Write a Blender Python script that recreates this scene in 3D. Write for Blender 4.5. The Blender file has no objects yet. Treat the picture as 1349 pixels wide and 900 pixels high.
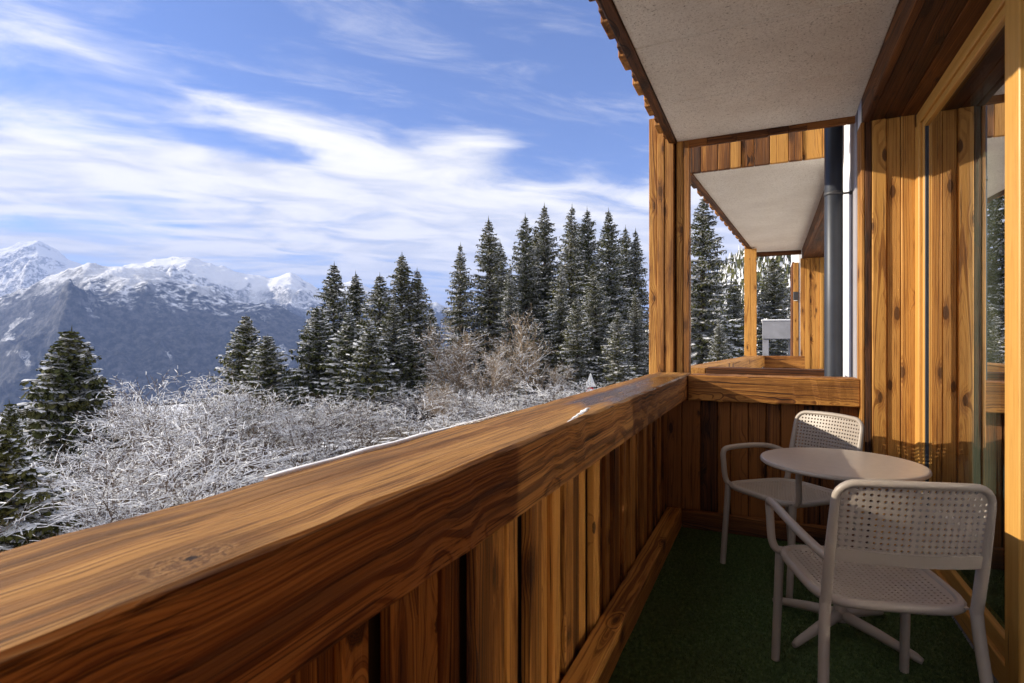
import bpy, bmesh, math, random
import numpy as np
from mathutils import Vector, Matrix

random.seed(11)
R = random.Random(5)
S = bpy.context.scene
COL = S.collection
E = 1.28                       # eye height above the balcony floor
F = 730.0                      # focal length in photograph pixels
YAW = math.atan2(337.5, 730.0)
CY, SY = math.cos(YAW), math.sin(YAW)

def at(px, D, z=None):
    """point at view depth D (m) in the column px of the 1349 px wide photograph"""
    u = px - 674.5
    return ((-SY * F + CY * u) * D / F, (CY * F + SY * u) * D / F)

# ------------------------------------------------------------------ tags
def tag(o, label=None, cat=None, group=None, kind=None):
    if label: o['label'] = label
    if cat: o['category'] = cat
    if group: o['group'] = group
    if kind: o['kind'] = kind
    return o

def empty(name, loc=(0, 0, 0), rz=0.0):
    o = bpy.data.objects.new(name, None)
    o.empty_display_size = 0.2
    o.location = loc
    o.rotation_euler = (0, 0, rz)
    COL.objects.link(o)
    return o

def kids(o):
    return list(o.children)

def copy_tree(o, parent=None):
    c = o.copy()
    COL.objects.link(c)
    c.parent = parent
    for ch in kids(o):
        copy_tree(ch, c)
    return c

# ------------------------------------------------------------------ mesh builder
class MB:
    def __init__(self):
        self.v, self.f, self.a, self.t, self.mi = [], [], [], [], []
    def vert(self, p, a=(0, 0, 0), t=0.5):
        self.v.append(tuple(p)); self.a.append(tuple(a)); self.t.append(t)
        return len(self.v) - 1
    def face(self, *idx, m=0):
        self.f.append(tuple(idx)); self.mi.append(m)

    def board(self, axis, l0, l1, a0, a1, b0, b1, ch=0.004, segs=1, wob=0.0, tone=None, rnd=R, M=None, m=0, ring=None):
        """a bevelled timber along axis; cross section a0..a1 by b0..b1 (x: y,z / y: x,z / z: x,y)"""
        tone = rnd.random() if tone is None else tone
        off = (rnd.uniform(-40, 40), (rnd.choice((-1, 1)) * rnd.uniform(.02, .11)) if ring is None else ring[0],
               rnd.uniform(-.10, .10) if ring is None else ring[1])
        ca, cb = (a0 + a1) / 2, (b0 + b1) / 2
        tilt = (rnd.uniform(-.02, .02), rnd.uniform(-.02, .02))
        ch = min(ch, (a1 - a0) * .3, (b1 - b0) * .3)
        def ring_pts(sh):
            A0, A1, B0, B1 = a0 + sh, a1 - sh, b0 + sh, b1 - sh
            return [(A0 + ch, B0), (A1 - ch, B0), (A1, B0 + ch), (A1, B1 - ch), (A1 - ch, B1), (A0 + ch, B1), (A0, B1 - ch), (A0, B0 + ch)]
        st = [(l0, ch), (l0 + ch, 0)] + [(l0 + ch + (l1 - l0 - 2 * ch) * i / segs, 0) for i in range(1, segs)] + [(l1 - ch, 0), (l1, ch)]
        rings = []
        for li, (l, sh) in enumerate(st):
            row = []
            for k, (a, b) in enumerate(ring_pts(sh)):
                if wob and 0 < li < len(st) - 1:
                    a += rnd.gauss(0, wob); b += rnd.gauss(0, wob)
                p = {'x': (l, a, b), 'y': (a, l, b), 'z': (a, b, l)}[axis]
                if M is not None: p = M @ Vector(p)
                row.append(self.vert(p, (l + off[0], a - ca + off[1] + tilt[0] * (l - l0), b - cb + off[2] + tilt[1] * (l - l0)), tone))
            rings.append(row)
        flip = axis == 'y'
        def addf(ix):
            self.face(*(ix if not flip else ix[::-1]), m=m)
        for r0, r1 in zip(rings, rings[1:]):
            for k in range(8):
                addf((r0[k], r0[(k + 1) % 8], r1[(k + 1) % 8], r1[k]))
        addf(tuple(rings[0][::-1])); addf(tuple(rings[-1]))

    def tube(self, pts, rad, n=10, closed=False, cap=True, m=0, flat=None):
        pts = [Vector(p) for p in pts]
        N = len(pts)
        rads = [rad] * N if not hasattr(rad, '__len__') else list(rad)
        prev = None
        rings = []
        for i in range(N):
            if closed: t = pts[(i + 1) % N] - pts[i - 1]
            else: t = pts[min(i + 1, N - 1)] - pts[max(i - 1, 0)]
            t.normalize()
            if prev is None:
                up = Vector((0, 0, 1)) if abs(t.z) < .9 else Vector((0, 1, 0))
                nrm = (up - t * up.dot(t)).normalized()
            else:
                nrm = (prev - t * prev.dot(t))
                nrm = nrm.normalized() if nrm.length > 1e-6 else prev
            prev = nrm
            bn = t.cross(nrm)
            rings.append([self.vert(pts[i] + (nrm * math.cos(2 * math.pi * k / n) + bn * math.sin(2 * math.pi * k / n)) * rads[i]) for k in range(n)])
        for i in range(N if closed else N - 1):
            r0, r1 = rings[i], rings[(i + 1) % N]
            for k in range(n):
                self.face(r0[k], r0[(k + 1) % n], r1[(k + 1) % n], r1[k], m=m)
        if cap and not closed:
            self.face(*rings[0][::-1], m=m); self.face(*rings[-1], m=m)

    def build(self, name, mats, parent=None, smooth=False, auto=None):
        me = bpy.data.meshes.new(name)
        me.from_pydata(self.v, [], self.f)
        if not isinstance(mats, (list, tuple)): mats = [mats]
        for mt in mats: me.materials.append(mt)
        if len(mats) > 1: me.polygons.foreach_set('material_index', self.mi)
        if any(x != (0, 0, 0) for x in self.a):
            at_ = me.attributes.new('wood', 'FLOAT_VECTOR', 'POINT')
            at_.data.foreach_set('vector', np.array(self.a, dtype=np.float32).ravel())
            t_ = me.attributes.new('tone', 'FLOAT', 'POINT')
            t_.data.foreach_set('value', np.array(self.t, dtype=np.float32))
        me.update()
        if smooth: me.polygons.foreach_set('use_smooth', [len(f_) <= 4 for f_ in self.f])
        o = bpy.data.objects.new(name, me)
        COL.objects.link(o)
        o.parent = parent
        return o

def one_board(name, mat, parent, *args, **kw):
    m = MB(); m.board(*args, **kw)
    return m.build(name, mat, parent)

# ------------------------------------------------------------------ node helper
class NT:
    def __init__(self, tree):
        self.t = tree; self.n = tree.nodes; self.l = tree.links
        self.n.clear()
    def node(self, typ, **kw):
        nd = self.n.new(typ)
        for k, v in kw.items(): setattr(nd, k, v)
        return nd
    def put(self, sock, v):
        if isinstance(v, bpy.types.NodeSocket): self.l.new(v, sock)
        elif v is not None: sock.default_value = v
    def math(self, op, a, b=None, c=None, clamp=False):
        nd = self.node('ShaderNodeMath', operation=op, use_clamp=clamp)
        self.put(nd.inputs[0], a)
        if b is not None: self.put(nd.inputs[1], b)
        if c is not None: self.put(nd.inputs[2], c)
        return nd.outputs[0]
    def vmath(self, op, a, b=None):
        nd = self.node('ShaderNodeVectorMath', operation=op)
        self.put(nd.inputs[0], a)
        if b is not None:
            self.put(nd.inputs['Scale'] if op == 'SCALE' else nd.inputs[1], b)
        return nd.outputs['Value'] if op in ('LENGTH', 'DOT_PRODUCT', 'DISTANCE') else nd.outputs[0]
    def noise(self, vec, scale=5., detail=3., rough=.55, dist=0., dims='3D'):
        nd = self.node('ShaderNodeTexNoise', noise_dimensions=dims)
        if vec is not None: self.put(nd.inputs['Vector'], vec)
        self.put(nd.inputs['Scale'], scale); self.put(nd.inputs['Detail'], detail)
        self.put(nd.inputs['Roughness'], rough); self.put(nd.inputs['Distortion'], dist)
        return nd.outputs['Fac']
    def voro(self, vec, scale=5., feature='F1', rand=1.):
        nd = self.node('ShaderNodeTexVoronoi', feature=feature)
        self.put(nd.inputs['Vector'], vec); self.put(nd.inputs['Scale'], scale); self.put(nd.inputs['Randomness'], rand)
        return nd.outputs['Distance'], nd.outputs.get('Color')
    def ramp(self, fac, stops, interp='LINEAR'):
        nd = self.node('ShaderNodeValToRGB')
        cr = nd.color_ramp; cr.interpolation = interp
        while len(cr.elements) > 1: cr.elements.remove(cr.elements[-1])
        for i, (p, c) in enumerate(stops):
            e = cr.elements[0] if i == 0 else cr.elements.new(p)
            e.position = p
            e.color = (c, c, c, 1) if not hasattr(c, '__len__') else (*c, 1)
        self.put(nd.inputs[0], fac)
        return nd.outputs[0]
    def mix(self, fac, a, b, mode='MIX'):
        nd = self.node('ShaderNodeMix', data_type='RGBA', blend_type=mode)
        self.put(nd.inputs[0], fac)
        A, B = nd.inputs[6], nd.inputs[7]
        self.put(A, a if isinstance(a, bpy.types.NodeSocket) else (*a, 1))
        self.put(B, b if isinstance(b, bpy.types.NodeSocket) else (*b, 1))
        return nd.outputs[2]
    def smooth(self, v, lo, hi, a=0., b=1.):
        nd = self.node('ShaderNodeMapRange', interpolation_type='SMOOTHSTEP')
        self.put(nd.inputs['Value'], v)
        self.put(nd.inputs['From Min'], lo); self.put(nd.inputs['From Max'], hi)
        self.put(nd.inputs['To Min'], a); self.put(nd.inputs['To Max'], b)
        return nd.outputs[0]
    def mul(self, v, s):
        nd = self.node('ShaderNodeVectorMath', operation='MULTIPLY')
        self.put(nd.inputs[0], v); nd.inputs[1].default_value = s
        return nd.outputs[0]
    def add(self, v, s):
        nd = self.node('ShaderNodeVectorMath', operation='ADD')
        self.put(nd.inputs[0], v); self.put(nd.inputs[1], s)
        return nd.outputs[0]
    def bsdf(self, col, rough=.6, normal=None, spec=.4, **kw):
        nd = self.node('ShaderNodeBsdfPrincipled')
        self.put(nd.inputs['Base Color'], col if isinstance(col, bpy.types.NodeSocket) else (*col, 1))
        self.put(nd.inputs['Roughness'], rough)
        self.put(nd.inputs['Specular IOR Level'], spec)
        if normal is not None: self.l.new(normal, nd.inputs['Normal'])
        for k, v in kw.items(): self.put(nd.inputs[k], v)
        return nd.outputs[0]
    def bump(self, h, strength=.3, dist=.01):
        nd = self.node('ShaderNodeBump')
        self.put(nd.inputs['Height'], h); self.put(nd.inputs['Strength'], strength); self.put(nd.inputs['Distance'], dist)
        return nd.outputs[0]
    def out(self, surf):
        o = self.node('ShaderNodeOutputMaterial')
        self.l.new(surf, o.inputs['Surface'])
    def obj(self):
        return self.node('ShaderNodeTexCoord').outputs['Object']

def mat(name):
    m = bpy.data.materials.new(name); m.use_nodes = True
    return m, NT(m.node_tree)

def wood_mat(name, light, mid, dark, ringf=120., ring_amt=1., knots=.55, rough=.62, bump=.55, wet=False, fine=False, tone_amt=.6, bendk=.018, cont=1., flowk=.014):
    m, n = mat(name)
    P = n.node('ShaderNodeAttribute', attribute_name='wood').outputs['Vector']
    tone = n.node('ShaderNodeAttribute', attribute_name='tone').outputs['Fac']
    sep = n.node('ShaderNodeSeparateXYZ'); n.put(sep.inputs[0], P)
    x, a, b = sep.outputs
    # knots: cells in a stretched space, only some of them carry a knot
    warp = n.noise(n.mul(P, (.55, 3, 3)), 1., 2.)
    kc2 = n.node('ShaderNodeCombineXYZ')
    n.put(kc2.inputs[0], n.math('MULTIPLY', x, 2.9)); n.put(kc2.inputs[1], n.math('MULTIPLY', n.math('MULTIPLY_ADD', b, .45, a), 8.))
    vn = n.node('ShaderNodeTexVoronoi', voronoi_dimensions='2D'); n.put(vn.inputs['Vector'], kc2.outputs[0]); n.put(vn.inputs['Scale'], 1.)
    d, kc = vn.outputs['Distance'], vn.outputs['Color']
    ksep = n.node('ShaderNodeSeparateColor'); n.put(ksep.inputs[0], kc)
    has = n.math('LESS_THAN', ksep.outputs[0], knots)
    size = n.math('MULTIPLY_ADD', ksep.outputs[1], .09, .05)
    dn = n.math('ADD', d, n.math('MULTIPLY', n.math('SUBTRACT', n.noise(n.mul(P, (50, 80, 80)), 1., 3.), .5), .07))
    flow = n.math('MULTIPLY', n.smooth(d, .36, .03), has)
    knot = n.math('MULTIPLY', n.smooth(dn, size, n.math('MULTIPLY', size, .72)), has)
    halo = n.math('MULTIPLY', n.smooth(dn, n.math('MULTIPLY', size, 2.6), size), has)
    # year rings round the pith, bent round the knots
    r = n.math('SQRT', n.math('ADD', n.math('MULTIPLY', a, a), n.math('MULTIPLY', b, b)))
    bend = n.math('ADD', n.math('MULTIPLY', n.math('SUBTRACT', warp, .5), bendk), n.math('MULTIPLY', flow, flowk))
    bend2 = n.math('MULTIPLY', n.math('SUBTRACT', n.noise(n.mul(P, (1.3, 16, 16)), 1., 2.), .5), .003)
    rr = n.math('MULTIPLY', n.math('ADD', n.math('ADD', r, bend), bend2), ringf)
    rr = n.math('ADD', rr, n.math('MULTIPLY', n.noise(None if False else n.mul(P, (.35, 9, 9)), 1., 1.), 2.))
    fr = n.math('FRACT', rr)
    saw = n.ramp(fr, [(0, .25), (.12, 0.), (.5, .12), (.8, .75), (.93, 1.), (1., .25)])
    n1 = n.node('ShaderNodeTexNoise', noise_dimensions='1D')
    n.put(n1.inputs['W'], rr); n.put(n1.inputs['Scale'], 1.15); n.put(n1.inputs['Detail'], 5.); n.put(n1.inputs['Roughness'], .68)
    late = n.math('ADD', n.math('MULTIPLY', n.smooth(n1.outputs['Fac'], .44, .66), .72), n.math('MULTIPLY', saw, .28))
    fib = n.noise(n.mul(P, (6, 420, 420)), 1., 4., .65)
    fib2 = n.noise(n.mul(P, (1.6, 60, 60)), 1., 3., .6)
    stain = n.noise(n.mul(P, (1.1, 9, 9)), 1., 5., .62)
    smear = n.noise(n.add(n.mul(P, (2.4, 22, 22)), (3, 7, 5)), 1., 5., .65)
    f = n.math('MULTIPLY_ADD', late, .62 * ring_amt, n.math('MULTIPLY', n.math('SUBTRACT', fib2, .35), .7))
    f = n.math('ADD', f, n.math('MULTIPLY', n.math('SUBTRACT', fib, .5), 1.0 if wet else .6))
    f = n.math('ADD', f, n.math('MULTIPLY', n.math('SUBTRACT', tone, .5), tone_amt))
    f = n.math('ADD', f, n.math('MULTIPLY', n.math('SUBTRACT', stain, .5), 1.5 * cont))
    f = n.math('ADD', f, n.math('MULTIPLY', n.smooth(smear, .54, .74), .42 * cont))
    f = n.math('ADD', f, n.math('MULTIPLY', halo, .28))
    col = n.ramp(f, [(0., light), (.42, mid), (1., dark)])
    kr = n.math('FRACT', n.math('MULTIPLY', dn, 60.))
    kcol = n.mix(kr, tuple(c * .55 for c in dark), tuple(c * .55 for c in mid))
    col = n.mix(n.math('MULTIPLY', knot, .92), col, kcol)
    crack = n.math('MULTIPLY', n.smooth(n.noise(n.mul(P, (.9, 85, 85)), 1., 2., .5, .3), .62 if wet else .665, .645 if wet else .70), n.smooth(stain, .42, .55))
    col = n.mix(n.math('MULTIPLY', crack, .8), col, tuple(c * .3 for c in dark))
    h = n.math('MULTIPLY_ADD', late, .55, n.math('MULTIPLY', fib, .5))
    h = n.math('SUBTRACT', h, n.math('MULTIPLY', crack, 1.2))
    h = n.math('ADD', h, n.math('MULTIPLY', knot, .4))
    ro = n.math('MULTIPLY_ADD', n.math('SUBTRACT', fib2, .5), .3, rough)
    if wet:
        st1 = n.smooth(n.noise(n.mul(P, (.45, 17, 17)), 1., 4., .62), .46, .62)
        st2 = n.smooth(n.noise(n.add(n.mul(P, (.7, 26, 26)), (9, 4, 2)), 1., 4., .62), .50, .64)
        col = n.mix(n.math('MULTIPLY', st1, .62), col, n.mix(late, (.66, .36, .105), (.30, .12, .030)))
        col = n.mix(n.math('MULTIPLY', st2, .68), col, n.mix(fib2, (.105, .048, .018), (.20, .105, .048)))
        lines = n.smooth(n.noise(n.mul(P, (1.0, 260, 260)), 1., 3., .55), .53, .64)
        col = n.mix(n.math('MULTIPLY', lines, .75), col, dark)
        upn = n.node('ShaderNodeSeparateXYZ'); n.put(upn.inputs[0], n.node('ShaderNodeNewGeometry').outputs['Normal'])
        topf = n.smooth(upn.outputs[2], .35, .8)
        # shade painted into the rail's side faces, a sunlit tone into its top
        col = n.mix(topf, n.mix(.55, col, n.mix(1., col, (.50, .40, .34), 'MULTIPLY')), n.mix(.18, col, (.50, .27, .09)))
        ob = n.obj()
        kd = n.vmath('LENGTH', n.mul(n.add(ob, (.548, -.385, -1.053)), (38., 17., 0.)))
        kd = n.math('ADD', kd, n.math('MULTIPLY', n.math('SUBTRACT', n.noise(ob, 70., 5., .7), .5), 1.3))
        kf = n.math('MULTIPLY', n.smooth(kd, 1.25, .75), topf)
        kring = n.ramp(n.math('FRACT', n.math('MULTIPLY', kd, 3.2)), [(0, (.30, .15, .05)), (.5, (.13, .06, .022)), (.8, (.40, .22, .08)), (1, (.30, .15, .05))])
        col = n.mix(n.math('MULTIPLY', n.smooth(kd, 2.6, 1.1), n.math('MULTIPLY', topf, .45)), col, (.10, .045, .015))
        col = n.mix(kf, col, kring)
        col = n.mix(n.math('MULTIPLY', n.smooth(kd, .30, .16), topf), col, (.035, .018, .009))
        so = n.node('ShaderNodeSeparateXYZ'); n.put(so.inputs[0], ob)
        w = n.noise(n.mul(ob, (9, 1.1, 0)), 1., 4., .6)
        w2 = n.smooth(so.outputs[1], 1.35, 2.1)
        # the wet strip left by melting snow runs along the inner half of the rail
        strip = n.math('MULTIPLY', n.smooth(so.outputs[0], -.70, -.645), n.smooth(so.outputs[1], 4.05, 3.5))
        up = n.node('ShaderNodeSeparateXYZ'); n.put(up.inputs[0], n.node('ShaderNodeNewGeometry').outputs['Normal'])
        wt = n.math('MULTIPLY', n.math('MULTIPLY', n.smooth(n.math('MULTIPLY', w2, n.math('ADD', w, .12)), .40, .56), strip), n.smooth(up.outputs[2], .5, .8))
        col = n.mix(n.math('MULTIPLY', wt, .72), col, (.022, .012, .008))
        ro = n.math('MULTIPLY', ro, n.math('SUBTRACT', 1., n.math('MULTIPLY', wt, .72)))
        bs = n.math('MULTIPLY', n.math('SUBTRACT', 1., n.math('MULTIPLY', wt, .6)), bump)
    else:
        bs = bump
    n.out(n.bsdf(col, ro, n.bump(h, bs, .004), .28))
    return m

W = {}
W['old'] = wood_mat('weathered_larch', (.52, .235, .050), (.205, .073, .014), (.028, .009, .003), ringf=170, knots=.5, tone_amt=1.0)
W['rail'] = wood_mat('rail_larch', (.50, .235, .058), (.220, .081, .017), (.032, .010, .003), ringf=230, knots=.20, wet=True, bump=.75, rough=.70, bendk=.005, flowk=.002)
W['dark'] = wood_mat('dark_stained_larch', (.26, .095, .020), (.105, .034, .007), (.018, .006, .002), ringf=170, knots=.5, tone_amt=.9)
W['post'] = wood_mat('post_spruce', (.53, .262, .060), (.275, .109, .020), (.055, .017, .005), ringf=150, ring_amt=.8, knots=.55, tone_amt=.8)
W['frame'] = wood_mat('window_pine', (.62, .335, .085), (.50, .24, .052), (.30, .12, .025), ringf=150, ring_amt=.3, knots=.06, rough=.42, bump=.06, tone_amt=.2, cont=.25)

def simple(name, col, rough=.6, spec=.4, var=.0, scale=20., bump=0., metal=0., bscale=None):
    m, n = mat(name)
    P = n.obj()
    c = col
    if var:
        nz = n.noise(P, scale, 4.)
        c = n.mix(n.smooth(nz, .3, .7), tuple(v * (1 - var) for v in col), tuple(min(1, v * (1 + var)) for v in col))
    nm = n.bump(n.noise(P, bscale or scale * 6, 3.), bump, .004) if bump else None
    n.out(n.bsdf(c, rough, nm, spec, Metallic=metal))
    return m

def soffit_mat():
    m, n = mat('wood_wool_board')
    P = n.obj()
    a = n.noise(n.mul(P, (120, 60, 60)), 1., 3., .6, 1.5)
    b = n.noise(n.mul(P, (50, 110, 60)), 1., 3., .6, 1.5)
    f = n.math('MAXIMUM', a, b)
    pits = n.smooth(n.noise(P, 95, 2., .6), .36, .30)
    c = n.ramp(f, [(.40, (.54, .48, .41)), (.52, (.79, .74, .67)), (.7, (.88, .84, .77))])
    c = n.mix(n.smooth(n.noise(P, 2.2, 4.), .3, .75), c, n.mix(.5, c, (.60, .54, .47)))
    c = n.mix(n.math('MULTIPLY', pits, .75), c, (.20, .16, .12))
    n.out(n.bsdf(c, .95, n.bump(n.math('SUBTRACT', f, pits), .8, .004), .1))
    return m
M_SOF = soffit_mat()
M_PLASTIC = simple('taupe_plastic', (.335, .282, .232), .42, .45, .04, 8, .05, bscale=400)
M_TOP = simple('table_laminate', (.39, .33, .272), .30, .45, .05, 30, .03, bscale=300)
M_WHITE = simple('white_render', (.80, .79, .78), .9, .1, .03, 3, .25, bscale=160)
M_GREY = simple('grey_shade_and_conduit', (.36, .34, .36), .7, .3, .06, 6)  # grey of the painted wall shadow and of the conduit
M_PIPE = simple('pipe_zinc', (.035, .040, .052), .45, .5, .12, 5, metal=.25)
M_CONC = simple('concrete', (.25, .25, .27), .9, .2, .12, 3, .3, bscale=60)
M_DARKMETAL = simple('dark_metal', (.05, .05, .055), .5, .5)
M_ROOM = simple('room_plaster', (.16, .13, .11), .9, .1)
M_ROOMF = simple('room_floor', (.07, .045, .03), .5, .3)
M_CURT = simple('curtain_cloth', (.30, .31, .225), .9, .1, .1, 20)
M_TEAL = simple('teal_upholstery', (.10, .17, .19), .85, .15, .12, 25, .2)
M_STEEL = simple('galvanised_steel', (.50, .52, .52), .5, .4, .08, 8, metal=.0)
M_RED = simple('sign_red', (.55, .03, .03), .4)
M_SIGNW = simple('sign_white', (.78, .78, .76), .4)
M_BARK = simple('spruce_bark', (.085, .060, .045), .9, .1, .3, 12, .6)
M_TWIG = simple('twig_bark', (.135, .095, .068), .9, .1, .25, 6)
M_TWIGL = simple('pale_twig_bark', (.30, .225, .15), .9, .1, .25, 6)
M_BLACK = simple('roof_felt_and_gap_shade', (.06, .055, .05), .9)

def snow_mat():
    m, n = mat('snow')
    P = n.obj()
    c = n.mix(n.noise(P, 3., 4.), (.84, .845, .86), (.91, .91, .915))
    n.out(n.bsdf(c, .7, n.bump(n.noise(P, 14., 4.), .3, .02), .3))
    return m
M_SNOW = snow_mat()

def ground_mat():
    m, n = mat('snowy_ground')
    P = n.obj()
    g = n.smooth(n.noise(P, .22, 5., .6), .56, .70)
    g2 = n.smooth(n.noise(P, 2.6, 4., .6), .50, .62)
    c = n.mix(n.noise(P, .7, 4.), (.82, .83, .86), (.90, .90, .915))
    lit = n.mix(n.noise(P, 3., 4.), (.025, .019, .012), (.10, .075, .045))
    near = n.smooth(n.vmath('LENGTH', P), 62., 36.)
    c = n.mix(n.math('MAXIMUM', n.math('MULTIPLY', g, g2), n.math('MULTIPLY', near, n.smooth(n.noise(P, .9, 5., .65), .42, .50))), c, lit)
    n.out(n.bsdf(c, .8, n.bump(n.noise(P, 1.5, 5.), .5, .15), .2))
    return m
M_GROUND = ground_mat()

def needle_mat():
    m, n = mat('spruce_needles')
    P = n.obj()
    rnd = n.node('ShaderNodeObjectInfo').outputs['Random']
    c = n.ramp(n.noise(P, 1.4, 3.), [(.3, (.048, .055, .018)), (.5, (.092, .092, .030)), (.72, (.15, .13, .042))])
    c = n.mix(n.math('MULTIPLY', rnd, .45), c, (.035, .050, .026))
    n.out(n.bsdf(c, .8, None, .06))
    return m
M_NEEDLE = needle_mat()

def mountain_mat():
    m, n = mat('alpine_slopes')
    P = n.obj()
    s = n.node('ShaderNodeSeparateXYZ'); n.put(s.inputs[0], P)
    nr = n.node('ShaderNodeSeparateXYZ'); n.put(nr.inputs[0], n.node('ShaderNodeNewGeometry').outputs['Normal'])
    big = n.noise(P, .0011, 5., .6)
    med = n.noise(P, .006, 6., .65)
    fine = n.noise(P, .022, 5., .7)
    lvl = n.math('ADD', s.outputs[2], n.math('MULTIPLY', n.math('SUBTRACT', med, .5), 820.))
    lvl = n.math('ADD', lvl, n.math('MULTIPLY', n.math('SUBTRACT', big, .5), 420.))
    snow = n.smooth(lvl, 360., 480.)
    dots = n.smooth(fine, .46, .60)
    snow = n.math('MULTIPLY', snow, n.math('MULTIPLY_ADD', n.smooth(lvl, 300., 800.), .6, .42))
    snow = n.math('MAXIMUM', snow, n.math('MULTIPLY', dots, n.smooth(lvl, 240., 430.)))
    clear = n.math('MULTIPLY', n.smooth(n.noise(P, .0035, 4., .55, .6), .63, .665), n.smooth(fine, .35, .5))
    snow = n.math('MAXIMUM', snow, n.math('MULTIPLY', clear, .75))
    rock = n.smooth(nr.outputs[2], .80, .66)
    rock = n.math('MULTIPLY', rock, n.smooth(fine, .42, .56))
    snow = n.math('MULTIPLY', snow, n.math('SUBTRACT', 1., n.math('MULTIPLY', rock, .8)))
    forest = n.mix(n.smooth(fine, .35, .7), (.016, .020, .026), (.115, .115, .125))
    c = n.mix(snow, forest, (.86, .87, .90))
    # the meadow below the house is plain snow
    n.out(n.bsdf(c, .9, n.bump(n.math('ADD', fine, n.noise(P, .06, 4.)), .5, 18.), .1))
    return m
M_MOUNT = mountain_mat()

def hill_mat():
    m, n = mat('forest_hill_ground')
    P = n.obj()
    c = n.mix(n.smooth(n.noise(P, .02, 5., .6), .42, .58), (.055, .055, .05), (.80, .82, .87))
    n.out(n.bsdf(c, .9, None, .1))
    return m
M_HILL = hill_mat()

def carpet_mat():
    m, n = mat('artificial_grass')
    P = n.obj()
    c = n.ramp(n.noise(P, 60., 3.), [(.3, (.030, .052, .016)), (.55, (.065, .105, .032)), (.75, (.12, .16, .055))])
    c = n.mix(n.smooth(n.noise(P, 3., 3.), .35, .7), c, n.mix(.35, c, (.07, .085, .03)))
    n.out(n.bsdf(c, .75, n.bump(n.noise(P, 250., 2.), .6, .004), .2))
    return m
M_CARPET = carpet_mat()

def glass_mat():
    m, n = mat('window_glass')
    fr = n.node('ShaderNodeFresnel'); fr.inputs[0].default_value = 1.52
    fac = n.math('MULTIPLY_ADD', fr.outputs[0], .60, .15, clamp=True)
    t = n.node('ShaderNodeBsdfTransparent'); t.inputs[0].default_value = (.72, .76, .74, 1)
    g = n.node('ShaderNodeBsdfGlossy'); g.inputs['Roughness'].default_value = 0.0; g.inputs[0].default_value = (.95, .95, .95, 1)
    mx = n.node('ShaderNodeMixShader')
    n.put(mx.inputs[0], fac); n.l.new(t.outputs[0], mx.inputs[1]); n.l.new(g.outputs[0], mx.inputs[2])
    n.out(mx.outputs[0])
    return m
M_GLASS = glass_mat()

def box(name, mt, parent, x0, x1, y0, y1, z0, z1, ch=.004):
    m = MB(); m.board('y', y0, y1, x0, x1, z0, z1, ch=ch); m.a = [(0, 0, 0)] * len(m.v)
    return m.build(name, mt, parent)

# ================================================================== BALCONY
Y0, YE = -2.2, 4.0           # our balcony runs from behind the camera to the end wall
ZR = 1.053                   # top of the railing

# floor slab and artificial grass
o = box('balcony_floor', M_CONC, None, -.74, .86, Y0, 4.12, -.30, -.012)
tag(o, kind='structure')
g = MB()
nx, ny = 40, 140
for i in range(2):
    pass
c0 = [g.vert(p) for p in ((-.62, Y0, -.004), (.775, Y0, -.004), (.775, 3.985, -.004), (-.62, 3.985, -.004))]
g.face(*c0)
for k in range(90000):
    x = R.uniform(-.56, .775); y = .9 + 3.07 * R.random()
    h = R.uniform(.006, .016); w = R.uniform(.0012, .0026); an = R.uniform(0, 6.283)
    lx, ly = R.gauss(0, .006), R.gauss(0, .006)
    dx, dy = math.cos(an) * w, math.sin(an) * w
    a = g.vert((x - dx, y - dy, -.004)); b = g.vert((x + dx, y + dy, -.004)); c = g.vert((x + lx, y + ly, h - .004))
    g.face(a, b, c)
o = g.build('grass_carpet', M_CARPET)
tag(o, 'dark green artificial grass carpet covering the balcony floor', 'carpet')

# railing
rail = empty('balcony_railing', (-.63, 2.0, 0))
rail['label'] = 'long weathered timber railing running beside the seats, thick sunlit top rail'
rail['category'] = 'railing'
def loc_of(o, root):            # children keep world coordinates
    o.matrix_parent_inverse = Matrix.Translation(root.location).inverted() if root.rotation_euler.z == 0 else root.matrix_world.inverted()
    return o
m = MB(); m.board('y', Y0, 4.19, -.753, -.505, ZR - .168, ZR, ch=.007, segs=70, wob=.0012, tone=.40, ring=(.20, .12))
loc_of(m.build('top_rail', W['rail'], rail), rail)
m = MB(); m.board('y', Y0, 3.965, -.640, -.543, .0, .128, ch=.006, segs=40, wob=.001, tone=.45, ring=(.04, .1))
loc_of(m.build('kick_board', W['old'], rail), rail)
y = .15 - .335 * 6
k = 0
loc_of(one_board('backing_board', M_BLACK, rail, 'y', Y0, 4.10, -.735, -.712, -.28, .884, ring=(.3, .2), tone=.9), rail)  # near-black colour paints the shadow in the gaps between the boards
while y < 3.9:
    # one repeat: wide proud board, narrow thin board, board set back, dark joint
    ws = [R.uniform(.085, .10), R.uniform(.110, .125), R.uniform(.065, .075)]
    xs = [-.648 + R.uniform(-.004, .004), -.670 + R.uniform(-.004, .004), -.658 + R.uniform(-.008, .008)]
    yy = y + .040
    for w_, xf in zip(ws, xs):
        if yy > 3.93: break
        if yy + w_ > 3.90: w_ = 4.028 - yy
        loc_of(one_board('board', W['old'], rail, 'z', -.27, .884, xf - .034, xf, yy, yy + w_ - .003, ch=.005, segs=6, wob=.0006), rail)
        yy += w_
    y += .335

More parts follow.
